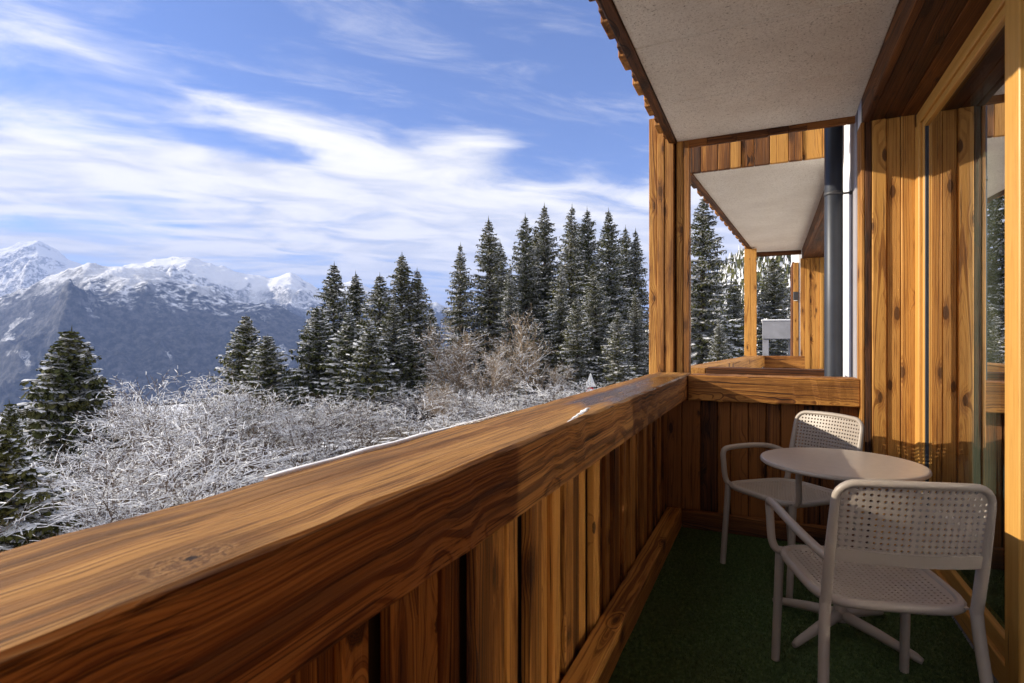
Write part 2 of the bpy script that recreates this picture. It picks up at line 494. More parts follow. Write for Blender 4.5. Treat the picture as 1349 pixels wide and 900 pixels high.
# end wall: cap beam, boards, kick board
endw = empty('end_parapet', (0, 4.08, 0))
tag(endw, 'low boarded end wall behind the far chair, under a knotty cap beam', 'parapet')
m = MB(); m.board('x', -.502, .512, 3.965, 4.19, ZR - .176, ZR - .004, ch=.006, segs=30, wob=.001, tone=.52, ring=(.03, .06))
loc_of(m.build('cap_beam', W['rail'].copy() if False else W['old'], endw), endw)
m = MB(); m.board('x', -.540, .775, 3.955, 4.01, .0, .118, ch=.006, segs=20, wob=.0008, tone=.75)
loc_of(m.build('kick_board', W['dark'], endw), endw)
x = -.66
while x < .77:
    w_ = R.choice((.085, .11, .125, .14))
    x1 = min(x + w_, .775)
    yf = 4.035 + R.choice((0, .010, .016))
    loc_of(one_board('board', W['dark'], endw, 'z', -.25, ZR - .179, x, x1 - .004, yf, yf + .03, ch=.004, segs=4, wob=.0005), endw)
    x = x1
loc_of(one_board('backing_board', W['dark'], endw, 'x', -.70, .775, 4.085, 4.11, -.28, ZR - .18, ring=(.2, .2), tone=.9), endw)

# post at the corner
pst = empty('corner_post', (-.67, 4.27, ZR))
tag(pst, 'tall sunlit timber post of laminated boards standing on the railing corner', 'post')
for (xa, xb, ya, yb) in ((-.812, -.752, 4.205, 4.32), (-.750, -.700, 4.198, 4.32), (-.698, -.632, 4.203, 4.32), (-.616, -.570, 4.235, 4.32), (-.568, -.524, 4.230, 4.32)):
    loc_of(one_board('board', W['post'], pst, 'z', -.28, 2.95, xa, xb, ya, yb, ch=.004, segs=8, wob=.0006, tone=R.choice((.1, .35, .7, .9))), pst)
loc_of(one_board('side_board', W['dark'], pst, 'z', -.28, 2.95, -.632, -.616, 4.26, 4.32, tone=.8), pst)

# ---- roof over our balcony
ZS = E + 1.475
roof = empty('balcony_roof', (0, 2, ZS))
tag(roof, 'near balcony roof with pale wood wool ceiling and stepped timber eave', 'roof')
ys = [4.235, 3.52, 2.80, 2.08, 1.36, .64, -.08, -.80, -1.52, -2.24]
for ya, yb in zip(ys[1:], ys):
    loc_of(box('soffit_panel', M_SOF, roof, -.612, .518, ya + .003, yb - .003, ZS, ZS + .03, ch=.005), roof)
m = MB(); m.board('y', Y0 - .04, 4.30, -.668, -.614, ZS - .012, ZS + .10, ch=.005, segs=30, wob=.0008, tone=.8)
loc_of(m.build('fascia', W['dark'], roof), roof)
m = MB()
xx = -.612
while xx < .50:
    w_ = R.uniform(.10, .26)
    m.board('x', xx, min(xx + w_, .518), 4.238, 4.262, ZS - .050 + R.choice((0, 0, .008)), ZS + .06, ch=.003)
    xx += w_
loc_of(m.build('end_trim', W['dark'], roof), roof)
def eave(parent, fn, L, start=.0, mat_='old', root=None):
    """vertical eave boards of stepped depth; fn(s0,s1,depth0,depth1,z0,z1,tone)"""
    s = start
    while s < L:
        for (w_, d0, d1, dz) in ((.165, 0., .040, -.0), (.085, 0., .018, .012), (.080, 0., .026, .008)):
            if s + w_ > L: break
            fn(s + .002, s + w_ - .002, d0, d1, ZS + .002 + dz + R.uniform(-.004, .004), ZS + .36, R.uniform(.2, .9))
            s += w_
        s += .005
def f1(s0, s1, d0, d1, z0, z1, tone):
    loc_of(one_board('eave_board', W['old'], roof, 'z', z0, z1, -.669 - d1, -.669 - d0, Y0 + s0, Y0 + s1, tone=tone), roof)
eave(roof, f1, 4.31 - Y0, start=.02)
loc_of(box('roof_deck', M_BLACK, roof, -.71, .95, Y0 - .04, 4.33, ZS + .362, ZS + .43), roof)
loc_of(box('roof_snow', M_SNOW, roof, -.70, .95, Y0 - .02, 4.32, ZS + .432, ZS + .56, ch=.03), roof)

# ---- the house: wall, pilasters, lintel, window
house = empty('chalet_house', (.8, 4, 0))
tag(house, 'alpine house front with timber clad piers, white wall and tall glass door', 'house')
HZ = 2.608
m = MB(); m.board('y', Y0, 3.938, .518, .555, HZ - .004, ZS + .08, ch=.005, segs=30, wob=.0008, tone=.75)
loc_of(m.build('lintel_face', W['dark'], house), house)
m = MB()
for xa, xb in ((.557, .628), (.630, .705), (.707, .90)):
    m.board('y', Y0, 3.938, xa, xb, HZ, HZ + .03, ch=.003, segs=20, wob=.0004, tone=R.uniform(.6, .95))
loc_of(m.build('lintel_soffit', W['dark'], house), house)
# pier at the end of the balcony
pier = box('pier_core', M_BLACK, house, .535, .86, 3.99, 4.11, -.3, 3.2)
loc_of(pier, house)
for (xa, xb, dy, tn) in ((.512, .531, .0, .55), (.533, .566, .0, .95), (.568, .640, -.012, .35), (.642, .712, .0, .30), (.714, .784, -.006, .40)):
    loc_of(one_board('pier_board', W['post'] if tn < .9 else W['dark'], house, 'z', -.05, HZ + .004, xa, xb, 3.942 + dy, 3.99 + (.12 if xa < .53 else 0), ch=.004, segs=8, wob=.0006, tone=tn), house)
# white wall beyond the pier
loc_of(box('white_wall', M_WHITE, house, .545, .90, 4.115, 5.30, -4.5, 3.6), house)
loc_of(box('wall_shadow_strip', M_GREY, house, .530, .544, 4.34, 4.60, .2, 3.5, ch=.002), house)  # grey strip added to paint the post's shadow on the white wall
# glass door
win = loc_of(one_board('glass_door', W['frame'], house, 'y', .55, 3.938, .786, .862, HZ - .074, HZ - .0025, tone=.5, segs=4), house)
def wpart(name, *a, **k):
    o = one_board(name, W['frame'], win, *a, **k)
    return o
wpart('jamb', 'z', .0, HZ - .076, .780, .862, 3.848, 3.937, tone=.3)
wpart('sash_stile', 'z', .10, HZ - .076, .797, .845, 3.816, 3.846, tone=.3)
o = box('gasket', M_PIPE, win, .803, .82, 3.804, 3.8155, .175, HZ - .116, ch=.001)
wpart('mullion', 'z', .0, HZ - .076, .782, .866, 2.458, 2.588, tone=.5)
wpart('sash_rail', 'y', 2.590, 3.814, .797, .845, .100, .175, tone=.4)
wpart('sash_rail', 'y', 2.590, 3.814, .797, .845, HZ - .115, HZ - .076, tone=.4)
wpart('threshold', 'y', .55, 3.86, .783, .87, .0, .098, tone=.6)
wpart('near_jamb', 'z', .0, HZ - .076, .786, .862, .55, .64, tone=.5)
def pane(ya, yb):
    m = MB()
    for p in ((.811, ya, .1), (.811, yb, .1), (.811, yb, HZ - .075), (.811, ya, HZ - .075)): m.vert(p)
    m.face(0, 1, 2, 3)
    o = m.build('pane', M_GLASS, win)
pane(2.588, 3.806); pane(.64, 2.458)
# house wall behind the camera and the room
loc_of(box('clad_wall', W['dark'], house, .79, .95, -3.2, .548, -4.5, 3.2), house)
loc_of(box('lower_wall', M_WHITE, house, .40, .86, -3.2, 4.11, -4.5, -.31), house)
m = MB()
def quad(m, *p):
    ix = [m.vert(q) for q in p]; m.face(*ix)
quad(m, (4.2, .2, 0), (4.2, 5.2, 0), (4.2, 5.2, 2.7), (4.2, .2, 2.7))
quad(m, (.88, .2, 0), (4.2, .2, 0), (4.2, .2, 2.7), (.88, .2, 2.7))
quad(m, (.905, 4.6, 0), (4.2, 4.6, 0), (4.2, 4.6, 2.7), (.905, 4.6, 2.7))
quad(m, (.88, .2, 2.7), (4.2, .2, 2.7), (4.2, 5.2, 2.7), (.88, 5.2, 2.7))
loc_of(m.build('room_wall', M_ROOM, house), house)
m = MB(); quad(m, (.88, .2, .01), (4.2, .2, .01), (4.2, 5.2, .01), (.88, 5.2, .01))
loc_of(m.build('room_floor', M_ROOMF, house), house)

# curtain inside the glass door
m = MB()
N = 60
rows = []
for j, z in enumerate((.03, .8, 1.7, 2.58)):
    rows.append([m.vert((.955 + .028 * math.sin(i * .7) + .008 * math.sin(i * .37 + j), 3.27 + .26 * i / N + .012 * math.sin(i * .9 + j * .6), z)) for i in range(N + 1)])
for r0, r1 in zip(rows, rows[1:]):
    for i in range(N): m.face(r0[i], r0[i + 1], r1[i + 1], r1[i])
o = m.build('curtain', M_CURT, smooth=True)
tag(o, 'pale green curtain hanging in folds inside the glass door', 'curtain')

# armchair in the room
arm = empty('armchair', (1.34, 4.05, 0), math.radians(205))
tag(arm, 'teal upholstered armchair standing in the room behind the glass', 'armchair')
def rbox(name, mt, parent, c, s, r=.05):
    bm = bmesh.new()
    bmesh.ops.create_cube(bm, size=1)
    for v in bm.verts: v.co = Vector((v.co.x * s[0] + c[0], v.co.y * s[1] + c[1], v.co.z * s[2] + c[2]))
    bmesh.ops.bevel(bm, geom=bm.edges[:], offset=r, segments=4, profile=.5, affect='EDGES')
    me = bpy.data.meshes.new(name); bm.to_mesh(me); bm.free(); me.materials.append(mt)
    me.polygons.foreach_set('use_smooth', [True] * len(me.polygons))
    o = bpy.data.objects.new(name, me); COL.objects.link(o); o.parent = parent
    return o
rbox('seat', M_TEAL, arm, (0, 0, .36), (.56, .58, .18), .05)
rbox('backrest', M_TEAL, arm, (0, -.30, .66), (.66, .15, .62), .06)
rbox('armrest', M_TEAL, arm, (-.33, .0, .45), (.12, .6, .36), .05)
rbox('armrest', M_TEAL, arm, (.33, .0, .45), (.12, .6, .36), .05)
for sx in (-1, 1):
    for sy in (-1, 1):
        m = MB(); m.tube([(sx * .27, sy * .25, .28), (sx * .29, sy * .27, .01)], [.022, .014], 8)
        m.build('leg', M_DARKMETAL, arm, smooth=True)

# downpipe
dp = empty('downpipe', (.415, 4.47, 0))
tag(dp, 'dark grey metal downpipe standing before the white wall beside the pier', 'downpipe')
m = MB(); m.tube([(0, 0, -4.4), (0, 0, -1.0), (0, 0, 1.5), (0, 0, 3.6)], .056, 28); m.build('pipe', M_PIPE, dp, smooth=True)
m = MB(); m.tube([(0, 0, 2.30), (0, 0, 2.325)], .0595, 28); m.tube([(.05, 0, 2.312), (.128, 0, 2.312)], .007, 8); m.tube([(.098, 0, 2.312), (.113, 0, 2.312)], .014, 8)
m.build('bracket', M_DARKMETAL, dp, smooth=True)
m = MB(); m.tube([(.030, .055, -4.4), (.030, .055, 3.6)], .034, 16); m.build('conduit', M_GREY, dp, smooth=True)

# ---- the neighbouring balcony (its outer edge runs askew)
def skew(s, xo):   # along the outer edge; s metres from its near end
    d = Vector((.40, 4.90, 0)).normalized()
    n_ = Vector((d.y, -d.x, 0))
    return Vector((-.60, 5.07, 0)) + d * s + n_ * xo
ang = math.atan2(-.40, 4.90)
MS = Matrix.Translation((-.60, 5.07, 0)) @ Matrix.Rotation(ang, 4, 'Z')
roof2 = empty('balcony_roof', (0, 7.5, ZS))
tag(roof2, 'second balcony roof beyond the downpipe, its ceiling tapering away from us', 'roof')
m = MB()
pl = [(-.60, 5.092), (.50, 5.092), (.49, 10.06), (-.20, 10.0)]
b0 = [m.vert((x, y, ZS)) for x, y in pl]; b1 = [m.vert((x, y, ZS + .03)) for x, y in pl]
m.face(*b0[::-1]); m.face(*b1)
for i in range(4): m.face(b0[i], b0[(i + 1) % 4], b1[(i + 1) % 4], b1[i])
loc_of(m.build('soffit_panel', M_SOF, roof2), roof2)
m = MB(); m.board('y', .0, 5.0, -.055, -.002, ZS - .02, ZS + .10, M=MS, tone=.8, segs=10)
loc_of(m.build('fascia', W['dark'], roof2), roof2)
s = .01; 
while s < 4.95:
    for (w_, d1, dz) in ((.165, .040, -.0), (.085, .018, .012), (.080, .026, .008)):
        if s + w_ > 4.97: break
        m = MB(); m.board('z', ZS - .005 + dz, ZS + .36, -.056 - d1, -.056, s, s + w_ - .003, M=MS, tone=R.uniform(.2, .9))
        loc_of(m.build('eave_board', W['old'], roof2), roof2)
        s += w_
    s += .005
xx = -.615
tones = [.95, .8, .75, .45, .7, .95, .1, .8, .2, .35, .6]
i = 0
while xx < .495:
    w_ = R.choice((.085, .10, .12, .14)); x1 = min(xx + w_, .50)
    loc_of(one_board('front_board', W['post'] if tones[i % 11] < .5 else W['old'], roof2, 'z', ZS - .004, ZS + .42, xx, x1 - .003, 5.06 - R.choice((0, .012)), 5.09, tone=tones[i % 11]), roof2)
    xx = x1; i += 1
loc_of(one_board('end_trim', W['dark'], roof2, 'x', -.2, .49, 10.062, 10.085, ZS - .07, ZS + .06, tone=.8), roof2)
m = MB()
pl = [(-.66, 5.0), (.95, 5.0), (.95, 10.2), (-.26, 10.2)]
b0 = [m.vert((x, y, ZS + .425)) for x, y in pl]; b1 = [m.vert((x, y, ZS + .5)) for x, y in pl]
m.face(*b0[::-1]); m.face(*b1)
for i in range(4): m.face(b0[i], b0[(i + 1) % 4], b1[(i + 1) % 4], b1[i])
loc_of(m.build('roof_deck', M_BLACK, roof2), roof2)

rail2 = empty('balcony_railing', (-.3, 7, 0))
tag(rail2, 'railing of the second balcony seen beyond the end wall', 'railing')
MR = Matrix.Translation((-.60, 4.83, 0)) @ Matrix.Rotation(math.atan2(-.42, 4.6), 4, 'Z')
m = MB(); m.board('y', 0, 4.75, -.09, .13, ZR - .16, ZR + .008, M=MR, segs=20, wob=.001, tone=.35); loc_of(m.build('top_rail', W['post'], rail2), rail2)
m = MB(); m.board('y', 0, 4.75, -.02, .03, -.25, ZR - .165, M=MR, segs=4, tone=.6); loc_of(m.build('board', W['dark'], rail2), rail2)
m = MB(); m.board('x', -.46, .415, 4.80, 4.98, ZR - .16, ZR + .012, segs=10, wob=.001, tone=.75); loc_of(m.build('near_cap', W['dark'], rail2), rail2)
m = MB(); m.board('x', -.45, .415, 4.86, 4.92, -.25, ZR - .165, tone=.75); loc_of(m.build('near_board', W['dark'], rail2), rail2)
m = MB(); m.board('x', -.07, .50, 9.42, 9.62, ZR - .20, ZR + .004, segs=10, wob=.001, tone=.6); loc_of(m.build('end_cap', W['old'], rail2), rail2)
m = MB(); m.board('x', -.07, .50, 9.48, 9.54, -.25, ZR - .205, tone=.7); loc_of(m.build('end_board', W['dark'], rail2), rail2)
o = box('balcony_floor', M_CONC, None, -.70, .86, 4.80, 10.2, -.30, -.012); tag(o, kind='structure')

post2 = empty('corner_post', (-.28, 9.5, ZR))
tag(post2, 'slender sunlit post at the far end of the second balcony', 'post')
for xa, xb in ((-.340, -.255), (-.253, -.165)):
    loc_of(one_board('board', W['post'], post2, 'z', ZR - .0, ZS + .0 - .025, xa, xb, 9.42, 9.55, tone=R.uniform(.1, .4), segs=4, wob=.0005), post2)

# second pier and the parts of the house beyond it
for (xa, xb, dy, tn) in ((.470, .530, .0, .55), (.532, .600, -.012, .15), (.602, .680, .0, .2), (.682, .735, -.006, .2)):
    loc_of(one_board('pier_board', W['post'], house, 'z', -.05, HZ + .004, xa, xb, 9.98 + dy, 10.05, tone=tn, segs=5, wob=.0006), house)
loc_of(one_board('pier_frame', W['frame'], house, 'z', -.05, HZ, .738, .80, 9.95, 10.05, tone=.2), house)
loc_of(one_board('lintel_face', W['dark'], house, 'y', 5.31, 10.06, .492, .53, HZ - .004, ZS + .08, tone=.75), house)
loc_of(one_board('lintel_soffit', W['dark'], house, 'y', 5.31, 10.06, .533, .80, HZ, HZ + .03, tone=.8), house)
loc_of(box('rear_wall', M_WHITE, house, .81, 1.0, 5.31, 10.05, -4.5, 3.4), house)
loc_of(box('far_wall', M_WHITE, house, .47, 1.0, 10.56, 14.0, -4.5, 3.3), house)
loc_of(one_board('far_trim', W['post'], house, 'z', -.05, 2.62, .395, .466, 10.55, 10.72, tone=.2), house)
loc_of(one_board('far_trim', W['dark'], house, 'z', -.05, 2.66, .378, .41, 10.76, 11.6, tone=.6), house)
wl = empty('wall_lamp', (.43, 10.5, 2.05)); tag(wl, 'small dark box lamp fixed to the far timber trim', 'wall lamp')
o = box('lamp_housing', M_DARKMETAL, wl, -.045, .03, -.02, .045, -.07, .07, ch=.008)
o = box('lens', M_SIGNW, wl, -.035, .02, -.012, .038, -.085, -.072, ch=.003)

# ================================================================== FURNITURE
def panel_holes(nu, nv, fn, rr=None, hole=.30, seg=8, mask=None):
    """perforated sheet: nu x nv cells on [0,1]^2 mapped through fn(u,v)"""
    bm = bmesh.new()
    cache = {}
    def vtx(u, v):
        key = (round(u, 5), round(v, 5))
        if key not in cache: cache[key] = bm.verts.new(fn(u, v))
        return cache[key]
    for i in range(nu):
        for j in range(nv):
            u0, u1, v0, v1 = i / nu, (i + 1) / nu, j / nv, (j + 1) / nv
            cu, cv = (u0 + u1) / 2, (v0 + v1) / 2
            du, dv = (u1 - u0), (v1 - v0)
            if mask and mask(i, j):
                bm.faces.new([vtx(u0, v0), vtx(u1, v0), vtx(u1, v1), vtx(u0, v1)])
                continue
            outer = [(u0, v0), (cu, v0), (u1, v0), (u1, cv), (u1, v1), (cu, v1), (u0, v1), (u0, cv)]
            angs = [225, 270, 315, 0, 45, 90, 135, 180]
            inner = [(cu + du * hole * math.cos(math.radians(a)), cv + dv * hole * math.sin(math.radians(a))) for a in angs]
            for k in range(8):
                k2 = (k + 1) % 8
                bm.faces.new([vtx(*outer[k]), vtx(*outer[k2]), vtx(*inner[k2]), vtx(*inner[k])])
    bmesh.ops.recalc_face_normals(bm, faces=bm.faces[:])
    return bm

def bm_obj(name, bm, mt, parent, thick=0., smooth=False):
    me = bpy.data.meshes.new(name); bm.to_mesh(me); bm.free(); me.materials.append(mt)
    if smooth: me.polygons.foreach_set('use_smooth', [True] * len(me.polygons))
    o = bpy.data.objects.new(name, me); COL.objects.link(o); o.parent = parent
    if thick:
        md = o.modifiers.new('thickness', 'SOLIDIFY'); md.thickness = thick; md.offset = 0
    return o

def smooth_path(pts, n=6):
    """Catmull-Rom through the points"""
    P = [Vector(p) for p in pts]
    P = [P[0] * 2 - P[1]] + P + [P[-1] * 2 - P[-2]]
    out = []
    for i in range(1, len(P) - 2):
        for k in range(n):
            t = k / n
            p0, p1, p2, p3 = P[i - 1], P[i], P[i + 1], P[i + 2]
            out.append(.5 * ((2 * p1) + (p2 - p0) * t + (2 * p0 - 5 * p1 + 4 * p2 - p3) * t * t + (3 * p1 - p0 - 3 * p2 + p3) * t ** 3))
    out.append(P[-2])
    return out

def back_pt(x, z):
    """point on the backrest surface; x lateral, z height"""
    y = -.225 - (z - .45) * .20 - .030 * (1 - (x / .21) ** 2)
    return Vector((x, y, z))

def make_chair():
    root = empty('garden_chair')
    HW = .212
    # seat
    def seat_fn(u, v):
        w = .205 + .018 * v
        x = (u * 2 - 1) * w
        y = -.205 + .43 * v
        z = .452 - .016 * (1 - (2 * u - 1) ** 2) * (1 - (2 * v - 1) ** 4) + .008 * v
        return (x, y, z)
    bm = panel_holes(23, 22, seat_fn, hole=.25, mask=lambda i, j: i in (0, 22) or j in (0, 21))
    bm_obj('seat', bm, M_PLASTIC, root, .006)
    # rim of the seat
    m = MB()
    rim = []
    for k in range(48):
        a = 2 * math.pi * k / 48
        cx, cy_ = math.cos(a), math.sin(a)
        q = 5.
        rr_ = (abs(cx) ** q + abs(cy_) ** q) ** (-1 / q)
        u, v = cx * rr_, cy_ * rr_
        w = .215 + .009 * (v + 1)
        rim.append((u * w, .010 + v * .228, .447 + .004 * (v + 1)))
    m.tube(rim, .016, 10, closed=True)
    m.build('seat_frame', M_PLASTIC, root, smooth=True)
    # backrest
    zt, zb, cr = .850, .640, .055
    def back_fn(u, v):
        x = (u * 2 - 1) * .203
        z = zb + (zt - zb) * v
        # round the upper corners
        ax, az = abs(x) - (.203 - cr), z - (zt - cr)
        if ax > 0 and az > 0:
            l = math.hypot(ax, az)
            if l > cr:
                ax, az = ax * cr / l, az * cr / l
                x = math.copysign(.203 - cr + ax, x); z = zt - cr + az
        return back_pt(x, z)
    bm = panel_holes(22, 11, back_fn, hole=.27, mask=lambda i, j: (i in (0, 21) and j > 8) )
    bm_obj('backrest', bm, M_PLASTIC, root, .006)
    # lower border of the backrest
    m = MB()
    ring = []
    for i in range(13):
        x = (i / 6 - 1) * .208
        p0, p1 = back_pt(x, .600), back_pt(x, .641)
        ring.append([m.vert(p0 + Vector((0, .008, 0))), m.vert(p1 + Vector((0, .008, 0))), m.vert(p1 - Vector((0, .008, 0))), m.vert(p0 - Vector((0, .008, 0)))])
    for r0, r1 in zip(ring, ring[1:]):
        for k in range(4): m.face(r0[k], r0[(k + 1) % 4], r1[(k + 1) % 4], r1[k])
    m.face(*ring[0]); m.face(*ring[-1][::-1])
    m.build('back_border', M_PLASTIC, root)
    # back frame: from the seat up round the back and down again
    half = [back_pt(.213, .455), back_pt(.213, .60), back_pt(.212, .70), back_pt(.211, .79)]
    for k in range(1, 7):
        a = math.radians(90 * k / 6)
        half.append(back_pt(.211 - .057 + .057 * math.cos(a), .798 + .057 * math.sin(a)))
    half.append(back_pt(.08, .858))
    path = half + [back_pt(0, .859)] + [Vector((-p.x, p.y, p.z)) for p in half[::-1]]
    m = MB(); m.tube(path, [.0165 - .0045 * min(1., max(0., (p.z - .62) / .2)) for p in path], 12, cap=False); m.build('back_frame', M_PLASTIC, root, smooth=True)
    # arms
    for s in (-1, 1):
        pa = [back_pt(.214, .60), Vector((.238, -.215, .618)), Vector((.268, -.14, .646)), Vector((.276, -.02, .657)), Vector((.274, .10, .658)), Vector((.270, .185, .652)),
              Vector((.266, .212, .632)), Vector((.262, .214, .58)), Vector((.258, .208, .50)), Vector((.246, .203, .465)), Vector((.222, .200, .452))]
        pa = [Vector((s * p.x, p.y, p.z)) for p in smooth_path(pa, 5)]
        m = MB(); m.tube(pa, .0150, 12); m.build('armrest', M_PLASTIC, root, smooth=True)
        m = MB(); m.tube(smooth_path([(s * .213, -.222, .46), (s * .220, -.232, .35), (s * .236, -.268, .12), (s * .243, -.285, .0)], 4), [.0170 - .001 * i / 12 for i in range(13)], 12, cap=False)
        m.build('leg', M_PLASTIC, root, smooth=True)
        m = MB(); m.tube(smooth_path([(s * .226, .212, .455), (s * .229, .222, .3), (s * .232, .236, .12), (s * .234, .245, .0)], 4), [.0170 - .001 * i / 12 for i in range(13)], 12, cap=False)
        m.build('leg', M_PLASTIC, root, smooth=True)
    return root

ch = make_chair()
tag(ch, 'taupe plastic armchair nearest the glass door mullion, its perforated back towards us', 'chair', 'garden chairs at the round table')
ch.location = (.315, 2.295, 0)
ch.rotation_euler = (0, 0, math.atan2(.255, .967))
c2 = copy_tree(ch)
tag(c2, 'taupe plastic armchair by the end wall, half sunlit back, facing us across the table', 'chair', 'garden chairs at the round table')
c2.location = (.10, 3.43, 0)
c2.rotation_euler = (0, 0, math.atan2(.70, -.715))

tab = empty('round_table', (.289, 2.83, 0))
tab.scale = (.93, .93, 1)
tag(tab, 'round taupe table on a cross foot standing between the two chairs', 'table')
m = MB()
prof = [(.0, .752), (.338, .752), (.345, .750), (.348, .744), (.348, .738), (.342, .733), (.328, .732), (.0, .732)]
NS = 72
rings = []
for r_, z in prof:
    if r_ == 0: rings.append([m.vert((0, 0, z))])
    else: rings.append([m.vert((r_ * math.cos(2 * math.pi * k / NS), r_ * math.sin(2 * math.pi * k / NS), z)) for k in range(NS)])
for r0, r1 in zip(rings, rings[1:]):
    for k in range(NS):
        k2 = (k + 1) % NS
        if len(r0) == 1: m.face(r0[0], r1[k], r1[k2])
        elif len(r1) == 1: m.face(r0[k2], r0[k], r1[0])
        else: m.face(r0[k], r1[k], r1[k2], r0[k2])
m.build('tabletop', M_TOP, tab)
m = MB(); m.tube([(0, 0, .05), (0, 0, .1), (0, 0, .7), (0, 0, .731)], [.032, .028, .026, .045], 20); m.build('pedestal', M_PLASTIC, tab, smooth=True)
for k in range(4):
    a = math.radians(-35 + 90 * k + (-3 if k % 2 else 3))
    m = MB(); m.tube([(.02 * math.cos(a), .02 * math.sin(a), .075), (.15 * math.cos(a), .15 * math.sin(a), .056), (.31 * math.cos(a), .31 * math.sin(a), .024), (.335 * math.cos(a), .335 * math.sin(a), .016)], [.024, .022, .017, .012], 12)
    m.build('foot', M_PLASTIC, tab, smooth=True)

# ---- remains of snow on the railing
def blob(name, pts, z, hmax, label, cat, n=1):
    """low lump of snow over the outline pts"""
    bm = bmesh.new()
    cx = sum(p[0] for p in pts) / len(pts); cy = sum(p[1] for p in pts) / len(pts)
    K = 6; rows = []
    for k in range(K + 1):
        t = k / K
        rows.append([bm.verts.new((cx + (p[0] - cx) * t, cy + (p[1] - cy) * t, z + hmax * math.sqrt(max(0, 1 - t * t)) * (1 + .3 * math.sin(3 * i + 5 * t)) + (0 if k < K else -.001))) for i, p in enumerate(pts)])
    for k in range(1, K):
        for i in range(len(pts)):
            j = (i + 1) % len(pts)
            bm.faces.new([rows[k][i], rows[k][j], rows[k + 1][j], rows[k + 1][i]])
    bm.faces.new(rows[1])
    for v in rows[0]: bm.verts.remove(v)
    bmesh.ops.recalc_face_normals(bm, faces=bm.faces[:])
    o = bm_obj(name, bm, M_SNOW, None, 0, True)
    tag(o, label, cat)
    return o
blob('snow_patch', [(-.512, 1.46), (-.516, 1.52), (-.527, 1.55), (-.524, 1.60), (-.541, 1.64), (-.545, 1.70), (-.560, 1.745), (-.558, 1.79), (-.566, 1.84), (-.552, 1.85), (-.549, 1.79), (-.538, 1.75), (-.534, 1.70), (-.522, 1.65), (-.524, 1.61), (-.514, 1.57)], ZR + .0005, .0018,
     'small melting snow patch on the inner edge of the railing top', 'snow')
m = MB()
ringp = []
for i in range(30):
    t = i / 29
    yy = .66 + 1.0 * t; w_ = .006 * math.sin(math.pi * min(1, t * 1.2 + .12)) * (1 + .4 * math.sin(t * 31)) + .0015
    ringp.append([m.vert((-.7535 - w_ * 1.6, yy, ZR - .004)), m.vert((-.7535 - w_, yy, ZR + .003 + w_ * .3)), m.vert((-.748, yy, ZR + .003)), m.vert((-.7535, yy, ZR - .012))])
for r0, r1 in zip(ringp, ringp[1:]):
    for k in range(4): m.face(r0[k], r1[k], r1[(k + 1) % 4], r0[(k + 1) % 4])
o = m.build('snow_strip', M_SNOW, None, smooth=True)
tag(o, 'thin strip of white snow along the outer edge of the railing', 'snow')

# ================================================================== LAND
rng = np.random.default_rng(3)
PERM = rng.permutation(512)
PERM = np.concatenate([PERM, PERM, PERM])
GR = rng.normal(size=(512, 2)); GR /= np.linalg.norm(GR, axis=1)[:, None]
def pnoise(x, y):
    xi, yi = np.floor(x).astype(int), np.floor(y).astype(int)
    xf, yf = x - xi, y - yi
    u, v = xf ** 3 * (xf * (xf * 6 - 15) + 10), yf ** 3 * (yf * (yf * 6 - 15) + 10)
    def g(a, b):
        h = PERM[(PERM[(xi + a) & 511] + yi + b) & 511]
        gg = GR[h]
        return gg[..., 0] * (xf - a) + gg[..., 1] * (yf - b)
    return (g(0, 0) * (1 - u) + g(1, 0) * u) * (1 - v) + (g(0, 1) * (1 - u) + g(1, 1) * u) * v
def fbm(x, y, o=5, gain=.5):
    s = 0; a = 1.
    for k in range(o):
        s = s + a * pnoise(x * 2 ** k + 17 * k, y * 2 ** k - 9 * k); a *= gain
    return s
def ridged(x, y, o=6):
    s = 0; a = .5; w = 1.
    for k in range(o):
        n_ = 1 - np.abs(pnoise(x * 2 ** k + 31 * k, y * 2 ** k + 5 * k)) * 1.6
        n_ = n_ * n_ * w
        s = s + a * n_; w = np.clip(n_ * 1.4, 0, 1); a *= .5
    return s
def sst(x, a, b):
    t = np.clip((x - a) / (b - a), 0, 1)
    return t * t * (3 - 2 * t)

def H_near(x, y):
    x = np.asarray(x, float); y = np.asarray(y, float)
    r = np.hypot(x, y)
    h = -3.3 + .070 * np.minimum(x, 0) - .00012 * r * np.minimum(r, 300) * sst(-x, -20, 40) + .28 * fbm(x * .12, y * .12, 3) + 1.4 * fbm(x * .02, y * .02, 2) * sst(r, 10, 60)
    # a little bank under the far trees on the right
    h = h + 1.2 * sst(y - .2 * x, 40, 75)
    return h
def Hs(x, y):
    return float(H_near(np.array([x]), np.array([y]))[0])

RID = [  # depth, [(px, py of the crest)], front slope, back slope
    (4600., [(-900, 470), (-300, 455), (-100, 425), (0, 392), (60, 366), (110, 348), (160, 346), (210, 356), (260, 372), (310, 390), (370, 402), (430, 424), (560, 446), (700, 470), (1500, 520)], .42, .35),
    (7600., [(-900, 430), (0, 400), (120, 372), (165, 350), (205, 341), (245, 339), (275, 346), (300, 353), (330, 362), (352, 364), (383, 358), (402, 372), (425, 384), (442, 371), (475, 371), (520, 388), (560, 397), (600, 402), (720, 412), (900, 430), (1600, 440)], .40, .4),
    (9800., [(-900, 380), (-200, 352), (-60, 338), (0, 327), (28, 318), (50, 314), (72, 326), (100, 345), (150, 372), (250, 395), (800, 440), (1600, 440)], .45, .5),
]
us = np.concatenate([np.linspace(-2600, -760, 60)[:-1], np.linspace(-760, 60, 420), np.linspace(60, 420, 70)[1:], np.linspace(420, 1900, 40)[1:]])
ds = np.concatenate([np.geomspace(260, 2200, 60)[:-1], np.linspace(2200, 11500, 330)])
U, Dp = np.meshgrid(us, ds)
XX = (-SY * F + CY * U) * Dp / F
